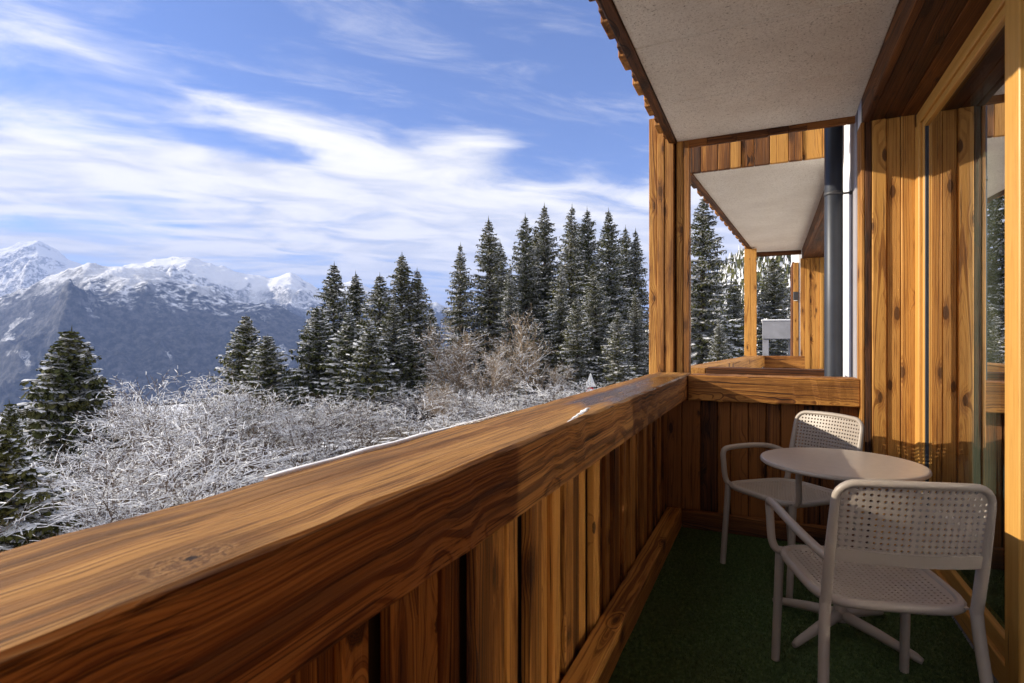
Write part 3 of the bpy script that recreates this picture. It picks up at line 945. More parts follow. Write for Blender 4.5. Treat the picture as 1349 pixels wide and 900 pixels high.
YY = (CY * F + SY * U) * Dp / F
base = H_near(XX * 260 / Dp, YY * 260 / Dp) - 520 * sst(Dp, 240, 2300) + 26 * fbm(XX * .002, YY * .002, 4) * sst(Dp, 300, 900)
base = base - 3.0 * sst(Dp, 240, 300)
ZZ = base.copy()
rg = ridged(XX / 2100., YY / 2100., 7)
rg2 = fbm(XX / 700., YY / 700., 5)
rg3 = ridged(XX / 520. + 9, YY / 520., 6)
for Dk, tab_, s1, s2 in RID:
    t = np.array(tab_, float)
    w = np.interp(us + 674.5, t[:, 0], 450 - t[:, 1])
    zc = E + w * Dk / F
    zc = zc + Dk * .0013 * (fbm(us / 24., us * 0 + Dk, 4) * 1.6)
    dd = Dk - Dp
    far_ = sst(np.abs(dd), 60, 1300)
    prof_ = np.where(dd > 0, dd * s1, -dd * s2)
    h = zc[None, :] - prof_ + far_ * ((rg - .62) * 620 + rg2 * 120 + (rg3 - .6) * 210) + (1 - far_) * ((rg3 - .62) * 75 + rg2 * 10)
    # flatten into the valley
    ZZ = np.maximum(ZZ, h) + 0
ZZ = ZZ
def grid_obj(name, X, Y, Z, mt, smooth=True):
    ny, nx = X.shape
    V = np.stack([X.ravel(), Y.ravel(), Z.ravel()], 1).astype(np.float32)
    idx = np.arange(nx * ny).reshape(ny, nx)
    Q = np.stack([idx[:-1, :-1].ravel(), idx[:-1, 1:].ravel(), idx[1:, 1:].ravel(), idx[1:, :-1].ravel()], 1)
    me = bpy.data.meshes.new(name)
    me.vertices.add(len(V)); me.vertices.foreach_set('co', V.ravel())
    me.loops.add(Q.size); me.loops.foreach_set('vertex_index', Q.ravel().astype(np.int32))
    me.polygons.add(len(Q)); me.polygons.foreach_set('loop_start', np.arange(0, Q.size, 4, dtype=np.int32))
    me.update(calc_edges=True)
    me.materials.append(mt)
    if smooth: me.polygons.foreach_set('use_smooth', [True] * len(me.polygons))
    o = bpy.data.objects.new(name, me); COL.objects.link(o)
    return o
tag(grid_obj('mountains', XX, YY, ZZ, M_MOUNT), kind='structure')
# near ground
rr_ = np.concatenate([[.5, 2.5], np.geomspace(5, 330, 110)])
aa = np.linspace(0, 2 * math.pi, 240)
A_, R_ = np.meshgrid(aa, rr_)
gx, gy = R_ * np.cos(A_), R_ * np.sin(A_)
gz = H_near(gx, gy)
dep = -SY * gx + CY * gy
gz = gz - 3.2 * sst(R_, 255, 330) * 3
tag(grid_obj('ground', gx, gy, gz, M_GROUND), kind='structure')

# wooded hillside on the right, behind the houses
hx = np.linspace(-120, 520, 90); hy = np.linspace(270, 900, 80)
HX, HY = np.meshgrid(hx, hy)
crest = 560.
HZ_ = -22 + 112 * sst(HY, 270, 620) * sst(HX, -155, 0) + 60 * sst(HX, 0, 300) * sst(HY, 300, 700) + 7 * fbm(HX / 90, HY / 90, 4)
tag(grid_obj('hill', HX, HY, HZ_, M_HILL), kind='structure')
m = MB()
for k in range(9000):
    i, j = R.uniform(0, 88.9), R.uniform(0, 78.9)
    x = hx[0] + (hx[-1] - hx[0]) * i / 89; y = hy[0] + (hy[-1] - hy[0]) * j / 79
    if x > 190 or y > 720: continue
    if fbm(np.array([x / 75.]), np.array([y / 75.]), 2)[0] > .30: continue
    z = HZ_[int(j), int(i)]
    h = R.uniform(11, 20); w_ = h * R.uniform(.13, .19)
    tn = 1 if R.random() < .45 else 0
    for q in range(4):
        zb_, zt_ = z + h * (.08 + .21 * q), z + h * (.42 + .195 * q)
        ww = w_ * (1 - .22 * q)
        a0 = R.uniform(0, 6)
        rim = [m.vert((x + ww * R.uniform(.7, 1.2) * math.cos(a0 + t * 1.257), y + ww * R.uniform(.7, 1.2) * math.sin(a0 + t * 1.257), zb_ + R.uniform(-.5, .5))) for t in range(5)]
        tip = m.vert((x, y, min(zt_, z + h)))
        for t in range(5): m.face(rim[t], rim[(t + 1) % 5], tip, m=1 if R.random() < (.5 if tn else .22) else 0)
o = m.build('hillside_forest', [M_NEEDLE, M_SNOW])
tag(o, 'snow dusted conifer forest covering the hillside behind the second post', 'forest', kind='stuff')

# ================================================================== TREES
def spruce(seed, H, base_w, droop=.35, snow=.5, skirt=.08, dens=1., bushy=False, twn=2, tww=1.):
    """returns trunk, crown and snow meshes of one spruce"""
    r = random.Random(seed)
    tr, cr, sn = MB(), MB(), MB()
    lean = r.uniform(-.01, .01)
    tr.tube([(0, 0, -.6), (0, 0, .3), (lean * H * .5, 0, H * .5), (lean * H, 0, H * .99)], [H * .0145 + .03, H * .0125 + .02, H * .008 + .01, .008], 8)
    def strip(mb, p, q, w, nrm, m=0, lift=0.):
        d = (q - p)
        side = d.cross(nrm)
        if side.length < 1e-6: return
        side.normalize(); side *= w
        up = nrm * lift
        mid = p.lerp(q, .45)
        a = mb.vert(p - side * .35 + up); b = mb.vert(p + side * .35 + up)
        c = mb.vert(mid + side + up); d_ = mb.vert(mid - side + up)
        e = mb.vert(q + up)
        mb.face(a, b, c, d_, m=m); mb.face(d_, c, e, m=m)
    z = H * skirt
    UP = Vector((0, 0, 1))
    while z < H * .985:
        t = (z - H * skirt) / (H * (1 - skirt))
        prof = (1 - t) ** .82 * (1 - .35 * math.exp(-t * 9)) if not bushy else (1 - t) ** .86 * (1 - .4 * math.exp(-t * 7))
        nb = r.randint(6, 9) if t < .9 else 4
        a0 = r.uniform(0, 6.283)
        for b in range(nb):
            if r.random() < .07: continue
            az = a0 + 6.283 * b / nb + r.uniform(-.35, .35)
            L = max(.10, base_w * prof * r.uniform(.55, 1.18))
            if r.random() < .08: L *= .6
            dirh = Vector((math.cos(az), math.sin(az), 0))
            p = Vector((lean * z, 0, z + r.uniform(-.3, .3) * min(1, (H - z) / 4)))
            rise = .50 * t - droop * (1 - t) + r.uniform(-.24, .20)
            nseg = max(2, int(L / .38 * dens))
            pts = [p]
            sagf = r.uniform(.05, .16) * (1.0 - t * .7)
            for s in range(1, nseg + 1):
                f = s / nseg
                pts.append(p + dirh * (L * f) + UP * (L * (rise * f - sagf * 2.6 * f * f + sagf * 2.4 * f ** 3.2)))
            has_snow = r.random() < snow * (1.25 - .75 * t)
            for s in range(nseg):
                q0, q1 = pts[s], pts[s + 1]
                ax = (q1 - q0)
                f = (s + .5) / nseg
                wl = (L * .34 * (1 - f) ** .8 + .13) * r.uniform(.75, 1.2)
                strip(cr, q0, q1 + ax * .3, .07 + .05 * r.random(), UP)
                strip(cr, q0, q1 + ax * .2, .06, dirh.cross(UP))
                lat = dirh.cross(UP)
                for sd in (-1, 1):
                    for tw in range(twn):
                        st = q0.lerp(q1, r.random())
                        en = st + (lat * sd * r.uniform(.75, 1.05) + dirh * r.uniform(.35, .95)) * wl - UP * wl * r.uniform(.10, .55)
                        w = r.uniform(.045, .085) * tww
                        nrm = (UP + lat * r.uniform(-.5, .5) + dirh * r.uniform(-.5, .5)).normalized()
                        strip(cr, st, en, w, nrm)
                        # hanging twigs
                        if r.random() < .75:
                            h0 = st.lerp(en, r.uniform(.3, .9))
                            strip(cr, h0, h0 - UP * r.uniform(.15, .42) * min(1., L / 1.6) + dirh * r.uniform(-.06, .12) + lat * r.uniform(-.1, .1), r.uniform(.04, .07), dirh if r.random() < .5 else lat)
                        if has_snow and r.random() < .95 and f > .06:
                            e2 = st.lerp(en, r.uniform(.55, .95))
                            strip(sn, st, e2, w * r.uniform(1.1, 2.6 + 1.2 * (1 - t)), (UP + lat * sd * .35 - dirh * .2).normalized(), lift=.03)
                            if r.random() < .5: strip(sn, st + UP * .015, e2 - UP * .05, w * .7, lat * sd + UP * .3, lift=.02)
                if has_snow and r.random() < .8:
                    strip(sn, q0, q1 + ax * .15, r.uniform(.09, .18 + .20 * (1 - t)), UP, lift=.04)
        z += r.uniform(.34, .56) * (.5 + .5 * (1 - t)) * (H / 22) ** .5
    # leader
    top = Vector((lean * H, 0, H))
    for k in range(6):
        a = r.uniform(0, 6.283)
        if k < 2: strip(cr, top - UP * .04 * H, top + UP * .022 * H, .0022 * H, Vector((math.cos(a), math.sin(a), 0)))
        strip(cr, top - UP * .5, top + UP * (.25 if k == 0 else -.1) + Vector((math.cos(a), math.sin(a), 0)) * (.02 if k == 0 else .12), .03, Vector((math.cos(a + 1.6), math.sin(a + 1.6), 0)))
    return tr, cr, sn

def spruce_obj(tr, cr, sn):
    root = empty('spruce_tree')
    tr.build('trunk', M_BARK, root, smooth=True)
    c = cr.build('crown', M_NEEDLE, root)
    tag(sn.build('snow', M_SNOW, c), kind='stuff')
    return root

PROTO = {}
def spruce_proto(kind):
    spec = {
        'tall_a': dict(seed=1, H=23, base_w=4.3, snow=1.25, droop=.42, skirt=.10),
        'tall_b': dict(seed=2, H=23, base_w=3.8, snow=1.5, droop=.50, skirt=.08),
        'tall_c': dict(seed=3, H=23, base_w=4.7, snow=1.3, droop=.36, skirt=.14),
        'mid_a': dict(seed=4, H=15, base_w=3.4, snow=1.4, droop=.34, skirt=.05),
        'mid_b': dict(seed=5, H=15, base_w=2.9, snow=1.2, droop=.42, skirt=.05),
        'young': dict(seed=6, H=7, base_w=2.1, twn=5, tww=.5, snow=1.1, droop=.12, skirt=.03, dens=1.5, bushy=True),
        'young_b': dict(seed=7, H=9, base_w=2.6, twn=3, tww=.85, snow=1.6, droop=.25, skirt=.03, dens=1.3, bushy=True),
    }[kind]
    return spruce_obj(*spruce(**spec)), spec['H']

def place_spruce(kind, px, top, D, label, wide=1., group='spruces round the balcony'):
    if kind not in PROTO:
        PROTO[kind] = spruce_proto(kind); o, H = PROTO[kind]
    else:
        o0, H = PROTO[kind]; o = copy_tree(o0)
    x, y = at(px, D)
    zt = E + (450 - top) * D / F
    z0 = Hs(x, y) - .4
    s = (zt - z0) / H
    wide *= 1.5
    o.location = (x, y, z0)
    o.scale = (s * wide, s * wide, s)
    o.rotation_euler = (R.gauss(0, .018), R.gauss(0, .018), R.uniform(0, 6.28))
    tag(o, label, 'spruce', group)
    return o

SPR = [
    ('young', 92, 434, 25, 'bushy young spruce rising alone above the left shrubs before the mountain', 1.0),
    ('young', 2, 565, 11.5, 'dark young spruce in the lower left corner above the railing', 1.1),
    ('young', 17, 530, 19, 'small thin spruce at the left edge of the view beside the bushy one', .62),
    ('young_b', 322, 416, 46, 'pale snow covered spruce with a pointed top at the left of the tree group', .95),
    ('young_b', 352, 442, 42, 'broad rounded spruce loaded with snow, right beside the pale pointed one', 1.15),
    ('mid_b', 400, 428, 50, 'thin short spruce between the rounded snowy one and the taller trees', .62),
    ('mid_a', 438, 347, 54, 'first tall spruce right of the mountain crest, narrow tip', .95),
    ('mid_b', 473, 360, 57, 'slim spruce just right of the first tall one', .9),
    ('mid_a', 499, 362, 50, 'broad snowy spruce in the middle of the left tree group', 1.05),
    ('mid_b', 528, 334, 55, 'highest spruce of the left tree group beside the sky gap', .95),
    ('mid_a', 550, 356, 56, 'rightmost spruce of the left group, its side against the pale sky gap', .85),
    ('mid_b', 518, 396, 46, 'low snow laden spruce in front of the left tree group', 1.1),
    ('young_b', 420, 405, 47, 'snow laden spruce at the left foot of the first tall spruce', .95),
    ('young_b', 458, 412, 45, 'stout snowy spruce between the first tall spruce and the slim one', .9),
    ('young_b', 486, 425, 43, 'low white spruce before the broad snowy one', 1.0),
    ('young_b', 540, 430, 46, 'low white spruce before the rightmost of the left group', .9),
    ('mid_a', 566, 405, 58, 'half hidden spruce closing the left group towards the sky gap', .8),
    ('tall_c', 660, 318, 66, 'spruce in the shade right behind the stately one', .75),
    ('tall_c', 703, 300, 70, 'spruce peeping out between the two leftmost of the tallest row', .75),
    ('tall_a', 762, 300, 70, 'spruce behind the olive one, filling the row', .75),
    ('tall_c', 822, 300, 72, 'spruce filling the row left of its last tree', .75),
    ('young_b', 705, 420, 54, 'squat snowy spruce in front of the leftmost of the tallest row', .9),
    ('mid_a', 762, 392, 50, 'squat snowy spruce just left of the road sign', .9),
    ('mid_a', 812, 410, 47, 'squat snowy spruce right of the road sign, cut by the railing', .95),
    ('tall_b', 606, 322, 60, 'narrow spruce standing right of the sky gap, lower than its neighbour', .85),
    ('tall_a', 648, 288, 60, 'stately spruce with a clear pointed tip above the bare birches', .95),
    ('tall_b', 672, 352, 56, 'short spruce tucked behind the bare trees at the foot of the stately one', .8),
    ('tall_c', 695, 284, 62, 'leftmost spruce of the tallest row before the post', .75),
    ('tall_a', 719, 270, 64, 'tallest spruce of the row, second from its left', .85),
    ('tall_b', 748, 273, 58, 'sunlit olive spruce third in the tallest row', .85),
    ('tall_c', 775, 276, 64, 'dark spruce fourth in the tallest row', .8),
    ('tall_a', 807, 276, 60, 'snow tipped spruce fifth in the tallest row near the post', .85),
    ('tall_b', 836, 304, 64, 'last spruce of the row, touching the corner post from the left', .85),
    ('tall_c', 788, 345, 52, 'snowy lower spruce behind the road sign', .9),
    ('tall_b', 835, 380, 50, 'low snowy spruce leaning against the corner post edge', .9),
    ('tall_b', 735, 350, 54, 'snow hung spruce in front of the tallest row', .8),
    ('tall_a', 922, 258, 48, 'big dark spruce seen right of the corner post under the stepped eave', 1.0),
    ('tall_c', 968, 368, 58, 'olive spruce between the two posts', 1.05),
    ('tall_b', 950, 420, 40, 'low snowy spruce between the two posts, above the second railing', 1.1),
    ('tall_c', 1020, 338, 60, 'olive spruce right of the slender post above the concrete canopy', 1.15),
    ('tall_a', 884, 330, 62, 'spruce mostly hidden behind the corner post', .9),
]
for sp in SPR:
    place_spruce(*sp[:5], wide=sp[5])

def bare(seed, H, spread, n0, lvl, snow=.5, upright=.5, r0=.05, arch=.0, rmin=.0065, kid=1., sw=1.):
    """leafless tree or shrub with snow lying on its twigs"""
    r = random.Random(seed)
    wd, sn = MB(), MB()
    UP = Vector((0, 0, 1))
    cnt = [0]
    def seg(p, q, ra, rb, on):
        d = (q - p)
        if d.length < 1e-5: return
        t = d.normalized()
        s = t.cross(UP)
        s = s.normalized() if s.length > .05 else Vector((1, 0, 0))
        u = s.cross(t)
        A = [p + s * ra, p - s * ra * .5 + u * ra * .87, p - s * ra * .5 - u * ra * .87]
        B = [q + s * rb, q - s * rb * .5 + u * rb * .87, q - s * rb * .5 - u * rb * .87]
        a = [wd.vert(v) for v in A]; b = [wd.vert(v) for v in B]
        for k in range(3): wd.face(a[k], a[(k + 1) % 3], b[(k + 1) % 3], b[k])
        horiz = math.hypot(t.x, t.y)
        if on and r.random() < .35 + .75 * horiz:
            wA = sw * max(ra * 1.25, .013) * r.uniform(.8, 1.5); wB = sw * max(rb * 1.25, .011) * r.uniform(.8, 1.4)
            hA = wA * 1.1
            a0 = [sn.vert(p + s * wA + UP * ra * .4), sn.vert(p + UP * (ra + hA)), sn.vert(p - s * wA + UP * ra * .4)]
            b0 = [sn.vert(q + s * wB + UP * rb * .4), sn.vert(q + UP * (rb + hA)), sn.vert(q - s * wB + UP * rb * .4)]
            sn.face(a0[0], b0[0], b0[1], a0[1]); sn.face(a0[1], b0[1], b0[2], a0[2])
    def grow(p, d, L, rad, level):
        n = max(3, int(L / .28)) if level < 2 else 3
        st = L / n
        pts = [p]
        rb = rad
        on = r.random() < snow * (.35 + .9 * min(1., max(0., p.z) / (H * .6)))
        for i in range(n):
            f = (i + 1) / n
            d = (d + Vector((r.gauss(0, .065), r.gauss(0, .065), r.gauss(0, .05) + (.05 * upright) - arch * f * .35))).normalized()
            q = pts[-1] + d * st
            r1 = max(rad * (1 - .75 * f), rmin * .8)
            seg(pts[-1], q, rb, r1, on)
            rb = r1
            pts.append(q)
            if level < lvl and f > (.25 if level == 0 else .08):
                k = 2 if level == 0 else (2 if r.random() < .6 else 1)
                if level > 0 and r.random() > kid: k = 0
                for c in range(k):
                    ax = d.orthogonal().normalized()
                    ax.rotate(Matrix.Rotation(r.uniform(0, 6.283), 3, d))
                    nd = (d * r.uniform(.45, .9) + ax * r.uniform(.55, 1.0) + UP * .12 * upright).normalized()
                    grow(q, nd, L * r.uniform(.32, .55) * (1.05 - .45 * f), max(rb * .62, rmin), level + 1)
    for k in range(n0):
        a = 6.283 * k / n0 + r.uniform(-.4, .4)
        tilt = spread * r.uniform(.3, 1.1)
        d = Vector((math.cos(a) * tilt, math.sin(a) * tilt, 1)).normalized()
        base = Vector((math.cos(a), math.sin(a), 0)) * (.25 * r.random() if n0 > 1 else 0)
        grow(base - UP * .2, d, H * r.uniform(.7, 1.0) * (1 if n0 > 1 else .92), r0 * r.uniform(.7, 1.1), 0)
    return wd, sn

BP = {}
def bare_proto(kind):
    spec = {
        'shrub_a': dict(seed=21, H=3.6, spread=.85, n0=9, lvl=3, snow=.62, upright=.3, r0=.032, arch=.30, kid=.74, sw=.58),
        'shrub_b': dict(seed=22, H=3.6, spread=1.0, n0=10, lvl=3, snow=.62, upright=.3, r0=.030, arch=.42, kid=.70, sw=.6),
        'shrub_c': dict(seed=23, H=3.6, spread=.6, n0=8, lvl=3, snow=.42, upright=.8, r0=.036, arch=.08, kid=.66, sw=.62),
        'frost_tree': dict(seed=31, H=5.0, spread=.55, n0=4, lvl=3, snow=.50, upright=.6, r0=.055, arch=.10, rmin=.007, kid=.70, sw=.62),
        'frost_tree_b': dict(seed=32, H=5.0, spread=.8, n0=5, lvl=3, snow=.62, upright=.4, r0=.05, arch=.28, rmin=.007, kid=.68, sw=.66),
        'bush_tree': dict(seed=24, H=7.5, spread=.45, n0=5, lvl=3, snow=.26, upright=.9, r0=.075, arch=.05, rmin=.013, kid=.5),
        'birch': dict(seed=25, H=9.5, spread=.05, n0=1, lvl=3, snow=.16, upright=1., r0=.15, arch=-.05, rmin=.014, kid=.46),
    }[kind]
    H = spec['H']
    wd, sn = bare(**spec)
    zmax = max(v[2] for v in wd.v)
    nm = 'bare_tree' if kind in ('birch', 'bush_tree') else 'bare_shrub'
    root = empty(nm)
    b = wd.build('branches', M_TWIGL if kind in ('birch', 'bush_tree') else M_TWIG, root)
    tag(sn.build('snow', M_SNOW, b), kind='stuff')
    return root, zmax, nm

def place_bare(kind, px, top, D, label, wide=1.):
    if kind not in BP:
        BP[kind] = bare_proto(kind); o, H, nm = BP[kind]
    else:
        o0, H, nm = BP[kind]; o = copy_tree(o0)
    x, y = at(px, D)
    zt = E + (450 - top) * D / F
    z0 = Hs(x, y)
    s = (zt - z0) / H * 1.07
    o.location = (x, y, z0)
    o.scale = (s * wide, s * wide, s)
    o.rotation_euler = (0, 0, R.uniform(0, 6.28))
    tag(o, label, 'bare tree' if nm == 'bare_tree' else 'shrub', 'bare trees before the spruces' if nm == 'bare_tree' else 'snowy shrubs below the balcony')
    return o

BARE = [
    ('birch', 694, 408, 44, 'pale leafless birch with a straight stem, tallest of the bare trees', 1.),
    ('bush_tree', 612, 425, 46, 'wide leafless tree under the sky gap, sunlit tan twigs', 1.1),
    ('bush_tree', 650, 452, 42, 'leafless tree just left of the pale birch', 1.),
    ('birch', 665, 440, 48, 'thin leafless tree behind the birch, in front of the stately spruce', 1.),
    ('bush_tree', 585, 500, 38, 'low leafless tree left of the wide one, in front of the sky gap', 1.2),
    ('bush_tree', 730, 478, 46, 'leafless shrubby tree in front of the dark trunks', 1.),
    ('birch', 712, 446, 50, 'small leafless birch at the right of the pale one', .9),
    ('shrub_b', 540, 522, 30, 'fan shaped snowy shrub with arching stems below the left spruce group', 1.3),
    ('shrub_a', 610, 540, 28, 'snowy shrub below the wide leafless tree, near the railing', 1.2),
    ('shrub_c', 665, 530, 32, 'snowy shrub at the foot of the pale birch', 1.2),
    ('frost_tree', 482, 516, 31, 'white frosted shrub at the foot of the broad snowy spruce', 1.3),
    ('frost_tree', 436, 514, 29, 'upright white shrub below the first tall spruce', 1.3),
    ('frost_tree_b', 398, 518, 26, 'white shrub right below the thin short spruce', 1.2),
    ('frost_tree', 345, 505, 26, 'upright snowy shrub below the rounded snowy spruce', 1.2),
    ('frost_tree', 285, 500, 24, 'brownish upright shrub in the centre of the thicket', 1.15),
    ('frost_tree_b', 225, 493, 23, 'highest shrub of the thicket, brown tips before the blue mountain', 1.25),
    ('frost_tree', 185, 512, 20, 'snowy shrub right of the bushy young spruce', 1.2),
    ('shrub_b', 145, 560, 17, 'arching snowy shrub below the bushy young spruce', 1.2),
    ('frost_tree_b', 255, 545, 15.5, 'wide snowy shrub with long bent branches in the middle of the thicket', 1.25),
    ('frost_tree_b', 185, 585, 12.5, 'nearest snowy shrub, long white branches above the railing', 1.25),
    ('frost_tree_b', 95, 600, 12, 'snowy shrub low on the left above the railing', 1.25),
    ('shrub_a', 52, 655, 12, 'dark snowy shrub in the lower left corner', 1.1),
    ('shrub_b', 72, 580, 18, 'snowy shrub between the two young spruces', 1.1),
    ('shrub_a', 380, 585, 22, 'frosted shrub touching the railing below the thin short spruce', 1.3),
    ('shrub_b', 455, 572, 25, 'frosted shrub touching the railing below the left spruce group', 1.3),
]
for i_ in range(8):
    px_ = 70 + 58 * i_ + R.uniform(-8, 8)
    BARE.append((R.choice(('frost_tree', 'shrub_c', 'frost_tree_b')), px_, R.uniform(498, 522) if px_ < 330 else R.uniform(512, 540), R.uniform(27, 37), 'frosted shrub in the back row of the thicket', 1.45))
for i_ in range(9):
    BARE.append((R.choice(('shrub_c', 'shrub_b', 'shrub_a')), 520 + 28 * i_ + R.uniform(-9, 9), R.uniform(496, 520), R.uniform(36, 46), 'frosted shrub on the snow before the spruce trunks', 1.5))
for b in BARE:
    place_bare(*b[:5], wide=b[5])

# ---- road sign
x, y = at(778, 42)
sg = empty('road_sign', (x, y, Hs(x, y)), math.radians(14))
tag(sg, 'road sign with a triangle above a red rimmed disc, just over the railing', 'road sign')
z0 = Hs(x, y)
zt = E + (450 - 492) * 42 / F - z0
m = MB(); m.tube([(0, .03, -.4), (0, .03, zt + .02)], .032, 10); m.build('pole', M_STEEL, sg, smooth=True)
def plate(name, pts, mt, y0, y1, parent):
    m = MB()
    a = [m.vert((p[0], y0, p[1])) for p in pts]; b = [m.vert((p[0], y1, p[1])) for p in pts]
    m.face(*a); m.face(*b[::-1])
    for i in range(len(pts)): m.face(a[i], b[i], b[(i + 1) % len(pts)], a[(i + 1) % len(pts)])
    return m.build(name, mt, parent)
plate('triangle', [(-.40, zt - 1.02), (.40, zt - 1.02), (.05, zt - .05), (-.05, zt - .05)], M_SIGNW, -.02, -.005, sg)
m = MB(); m.tube([(0, -.03, zt - 1.0), (0, -.03, zt - .1)], .026, 6); m.build('brace', M_STEEL, sg)
circ = lambda r_, c: [(r_ * math.cos(k * math.pi / 16), c + r_ * math.sin(k * math.pi / 16)) for k in range(32)]
dc = plate('disc', circ(.36, zt - 1.42), M_RED, -.02, -.005, sg)
plate('disc_centre', circ(.25, zt - 1.42), M_SIGNW, -.026, -.0205, dc)

# ---- concrete canopy beyond the second balcony
x, y = at(1030, 17)
cc = empty('concrete_canopy', (x, y, Hs(x, y)))
tag(cc, 'grey concrete canopy on two square columns seen beyond the second railing', 'canopy')
zz = -Hs(x, y) + E
box('slab', M_CONC, cc, -.55, 2.2, 0, 2.4, zz + .08, zz + .63, ch=.01)
box('cap', M_SNOW, cc, -.58, 2.22, -.03, 2.42, zz + .632, zz + .68, ch=.02)
box('column', M_CONC, cc, -.54, -.36, .05, .3, -.3, zz + .078, ch=.01)
box('column', M_CONC, cc, .20, .38, .4, .65, -.3, zz + .078, ch=.01)

# ================================================================== HAZE
def haze():
    m, n = mat('thin_air')
    v = n.node('ShaderNodeVolumePrincipled')
    v.inputs['Color'].default_value = (.36, .52, 1.0, 1)
    v.inputs['Density'].default_value = HAZE
    v.inputs['Anisotropy'].default_value = .0
    o_ = n.node('ShaderNodeOutputMaterial'); n.l.new(v.outputs[0], o_.inputs['Volume'])
    xs_, ys_ = (XX.min() - 300, XX.max() + 300), (min(YY.min(), -400) - 300, YY.max() + 300)
    zs_ = (min(ZZ.min(), -30) - 1.5, ZZ.max() + 30)
    mb = MB()
    vs = [mb.vert((x, y, z)) for z in zs_ for y in ys_ for x in xs_]
    for f_ in ((0, 2, 3, 1), (4, 5, 7, 6), (0, 1, 5, 4), (2, 6, 7, 3), (0, 4, 6, 2), (1, 3, 7, 5)): mb.face(*[vs[i] for i in f_])
    ob = mb.build('haze', m)
    tag(ob, kind='stuff')
HAZE = 8.0e-5
haze()

# ================================================================== LIGHT, SKY, CAMERA
SUN = Vector((1.0, .36, -.36)).normalized()
sl = bpy.data.lights.new('sun', 'SUN'); sl.energy = 3.3; sl.angle = math.radians(.5); sl.color = (1., .90, .74)
so = bpy.data.objects.new('sun', sl); COL.objects.link(so)
so.rotation_euler = SUN.to_track_quat('-Z', 'Y').to_euler()
el = math.asin(-SUN.z); rot = math.atan2(-SUN.x, -SUN.y)

w = bpy.data.worlds.new('World'); S.world = w; w.use_nodes = True
n = NT(w.node_tree)
sky = n.node('ShaderNodeTexSky', sky_type='NISHITA')
sky.sun_disc = False; sky.sun_elevation = el; sky.sun_rotation = rot % (2 * math.pi)
sky.altitude = 1500; sky.air_density = 1.0; sky.dust_density = .3; sky.ozone_density = 2.0
dirv = n.node('ShaderNodeTexCoord').outputs['Generated']
sp = n.node('ShaderNodeSeparateXYZ'); n.put(sp.inputs[0], dirv)
zc = n.math('MAXIMUM', sp.outputs[2], 0.)
den = n.math('ADD', zc, .10)
cx = n.math('DIVIDE', sp.outputs[0], den); cyy = n.math('DIVIDE', sp.outputs[1], den)
cb = n.node('ShaderNodeCombineXYZ'); n.put(cb.inputs[0], cx); n.put(cb.inputs[1], cyy)
# turn so that the cloud streets lie across the view
mp = n.node('ShaderNodeMapping'); mp.inputs['Rotation'].default_value = (0, 0, -YAW - .35); n.put(mp.inputs['Vector'], cb.outputs[0])
pv = mp.outputs[0]
big = n.noise(n.mul(pv, (.55, 1.0, 1)), 1.0, 5., .55, .6)
fine = n.noise(n.mul(pv, (1.1, 2.0, 1)), 1.7, 9., .64, .7)
wisp = n.noise(n.mul(pv, (.8, 2.2, 1)), 2.4, 9., .68, .5)
cl = n.math('ADD', n.math('MULTIPLY', big, .85), n.math('MULTIPLY', fine, .55))
# where the photograph's clouds lie: direction -> (azimuth, elevation) offsets
az = n.math('ARCTAN2', n.math('MULTIPLY', sp.outputs[0], -1.), sp.outputs[1])   # left of +Y positive
elv = n.math('ARCSINE', sp.outputs[2])
def gauss(px, py, sx, sy, amp, tilt=0.):
    u, w_ = px - 674.5, 450 - py
    a0 = YAW - math.atan2(u, F); e0 = math.atan2(w_, math.hypot(F, u))
    da = n.math('SUBTRACT', az, a0); de = n.math('SUBTRACT', elv, e0)
    de = n.math('SUBTRACT', de, n.math('MULTIPLY', da, tilt))
    q = n.math('ADD', n.math('POWER', n.math('DIVIDE', da, sx), 2.), n.math('POWER', n.math('DIVIDE', de, sy), 2.))
    return n.math('MULTIPLY', n.math('EXPONENT', n.math('MULTIPLY', q, -1.)), amp)
bias = gauss(430, 335, .9, .10, .25)
for g_ in ((600, 205, .16, .045, .30, -.25), (380, 165, .16, .040, .26, .1), (160, 215, .20, .050, .28, 0.), (560, 235, .3, .04, .12, 0.), (60, 90, .35, .14, .08, 0.),
           (600, 50, .10, .05, .13, .3), (520, 110, .12, .05, .09, 0.), (860, 330, .3, .12, .26, 0.), (640, 300, .25, .10, .16, 0.), (330, 235, .10, .035, .15, .25),
           (700, 60, .22, .10, -.22, 0.), (330, 90, .14, .10, -.14, -.2), (500, 30, .12, .1, -.12, 0.)):
    bias = n.math('ADD', bias, gauss(*g_))
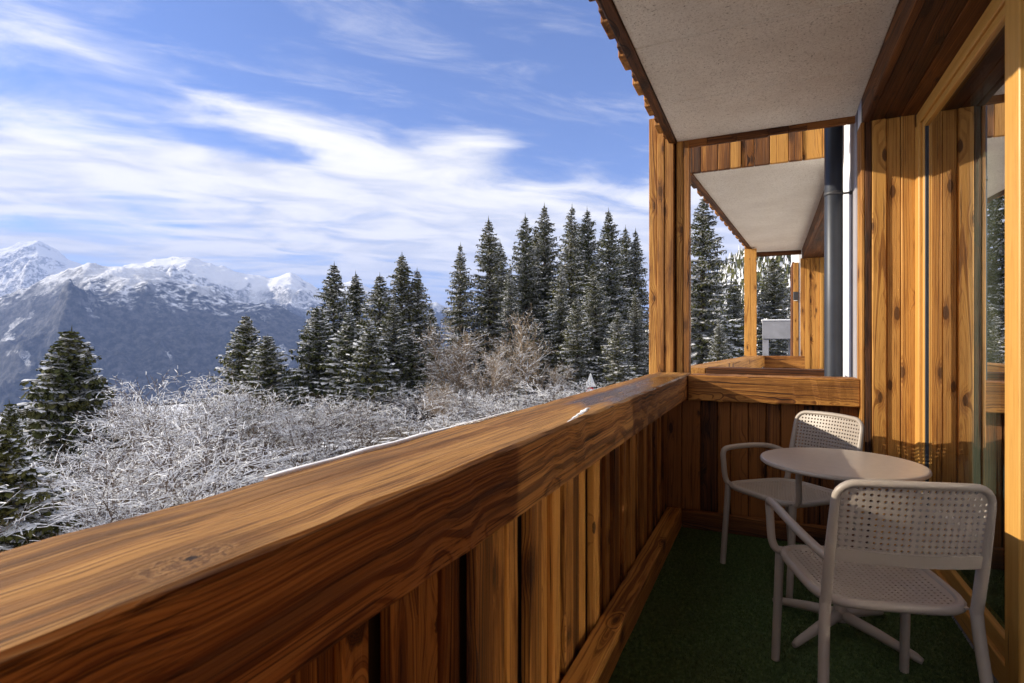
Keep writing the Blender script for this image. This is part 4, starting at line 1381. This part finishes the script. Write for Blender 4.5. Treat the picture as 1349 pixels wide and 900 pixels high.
fwd = n.math('ADD', n.math('MULTIPLY', sp.outputs[0], -SY), n.math('MULTIPLY', sp.outputs[1], CY))
bias = n.math('ADD', bias, n.math('MULTIPLY', n.smooth(fwd, .36, -.05), .55))  # unseen clouds added behind the camera to make the ambient light neutral
bias = n.math('ADD', bias, n.math('MULTIPLY', n.smooth(elv, .72, 1.05), .30))  # more unseen cloud added overhead for the same neutral fill
cov = n.smooth(n.math('ADD', cl, bias), .75, 1.03)
cir = n.math('MULTIPLY', n.smooth(wisp, .46, .76), .36)
cov = n.math('MAXIMUM', cov, cir)
shade = n.smooth(n.noise(n.mul(pv, (1., 1.7, 1)), 2.0, 7., .6, .5), .32, .64)
CL = 5.9
ccol = n.mix(shade, (CL * .66, CL * .665, CL * .71), (CL * 1.02, CL * .97, CL * .90))
skyc = n.mix(1., sky.outputs[0], (.66, .69, .96), 'MULTIPLY')
col = n.mix(n.math('MULTIPLY', cov, .96), skyc, ccol)
bg = n.node('ShaderNodeBackground'); n.put(bg.inputs[0], col); bg.inputs[1].default_value = .085
wo = n.node('ShaderNodeOutputWorld'); n.l.new(bg.outputs[0], wo.inputs[0])

cam = bpy.data.cameras.new('camera'); co = bpy.data.objects.new('camera', cam); COL.objects.link(co)
cam.sensor_width = 36; cam.lens = F / 1349 * 36
co.location = (0, 0, E); co.rotation_euler = (math.pi / 2, 0, YAW)
cam.clip_start = .02; cam.clip_end = 60000
cam.dof.use_dof = True; cam.dof.focus_distance = 5.0; cam.dof.aperture_fstop = 9.0
S.camera = co

S.view_settings.view_transform = 'Standard'; S.view_settings.look = 'None'
S.view_settings.exposure = 1.5; S.view_settings.gamma = 1.0; S.view_settings.use_curve_mapping = False
S.cycles.use_denoising = True
S.cycles.max_bounces = 8; S.cycles.diffuse_bounces = 6; S.cycles.glossy_bounces = 4; S.cycles.transparent_max_bounces = 12; S.cycles.volume_bounces = 0
S.cycles.use_guiding = True; S.cycles.blur_glossy = 0
S.cycles.caustics_reflective = True; S.cycles.caustics_refractive = False
S.cycles.sample_clamp_indirect = 0.0
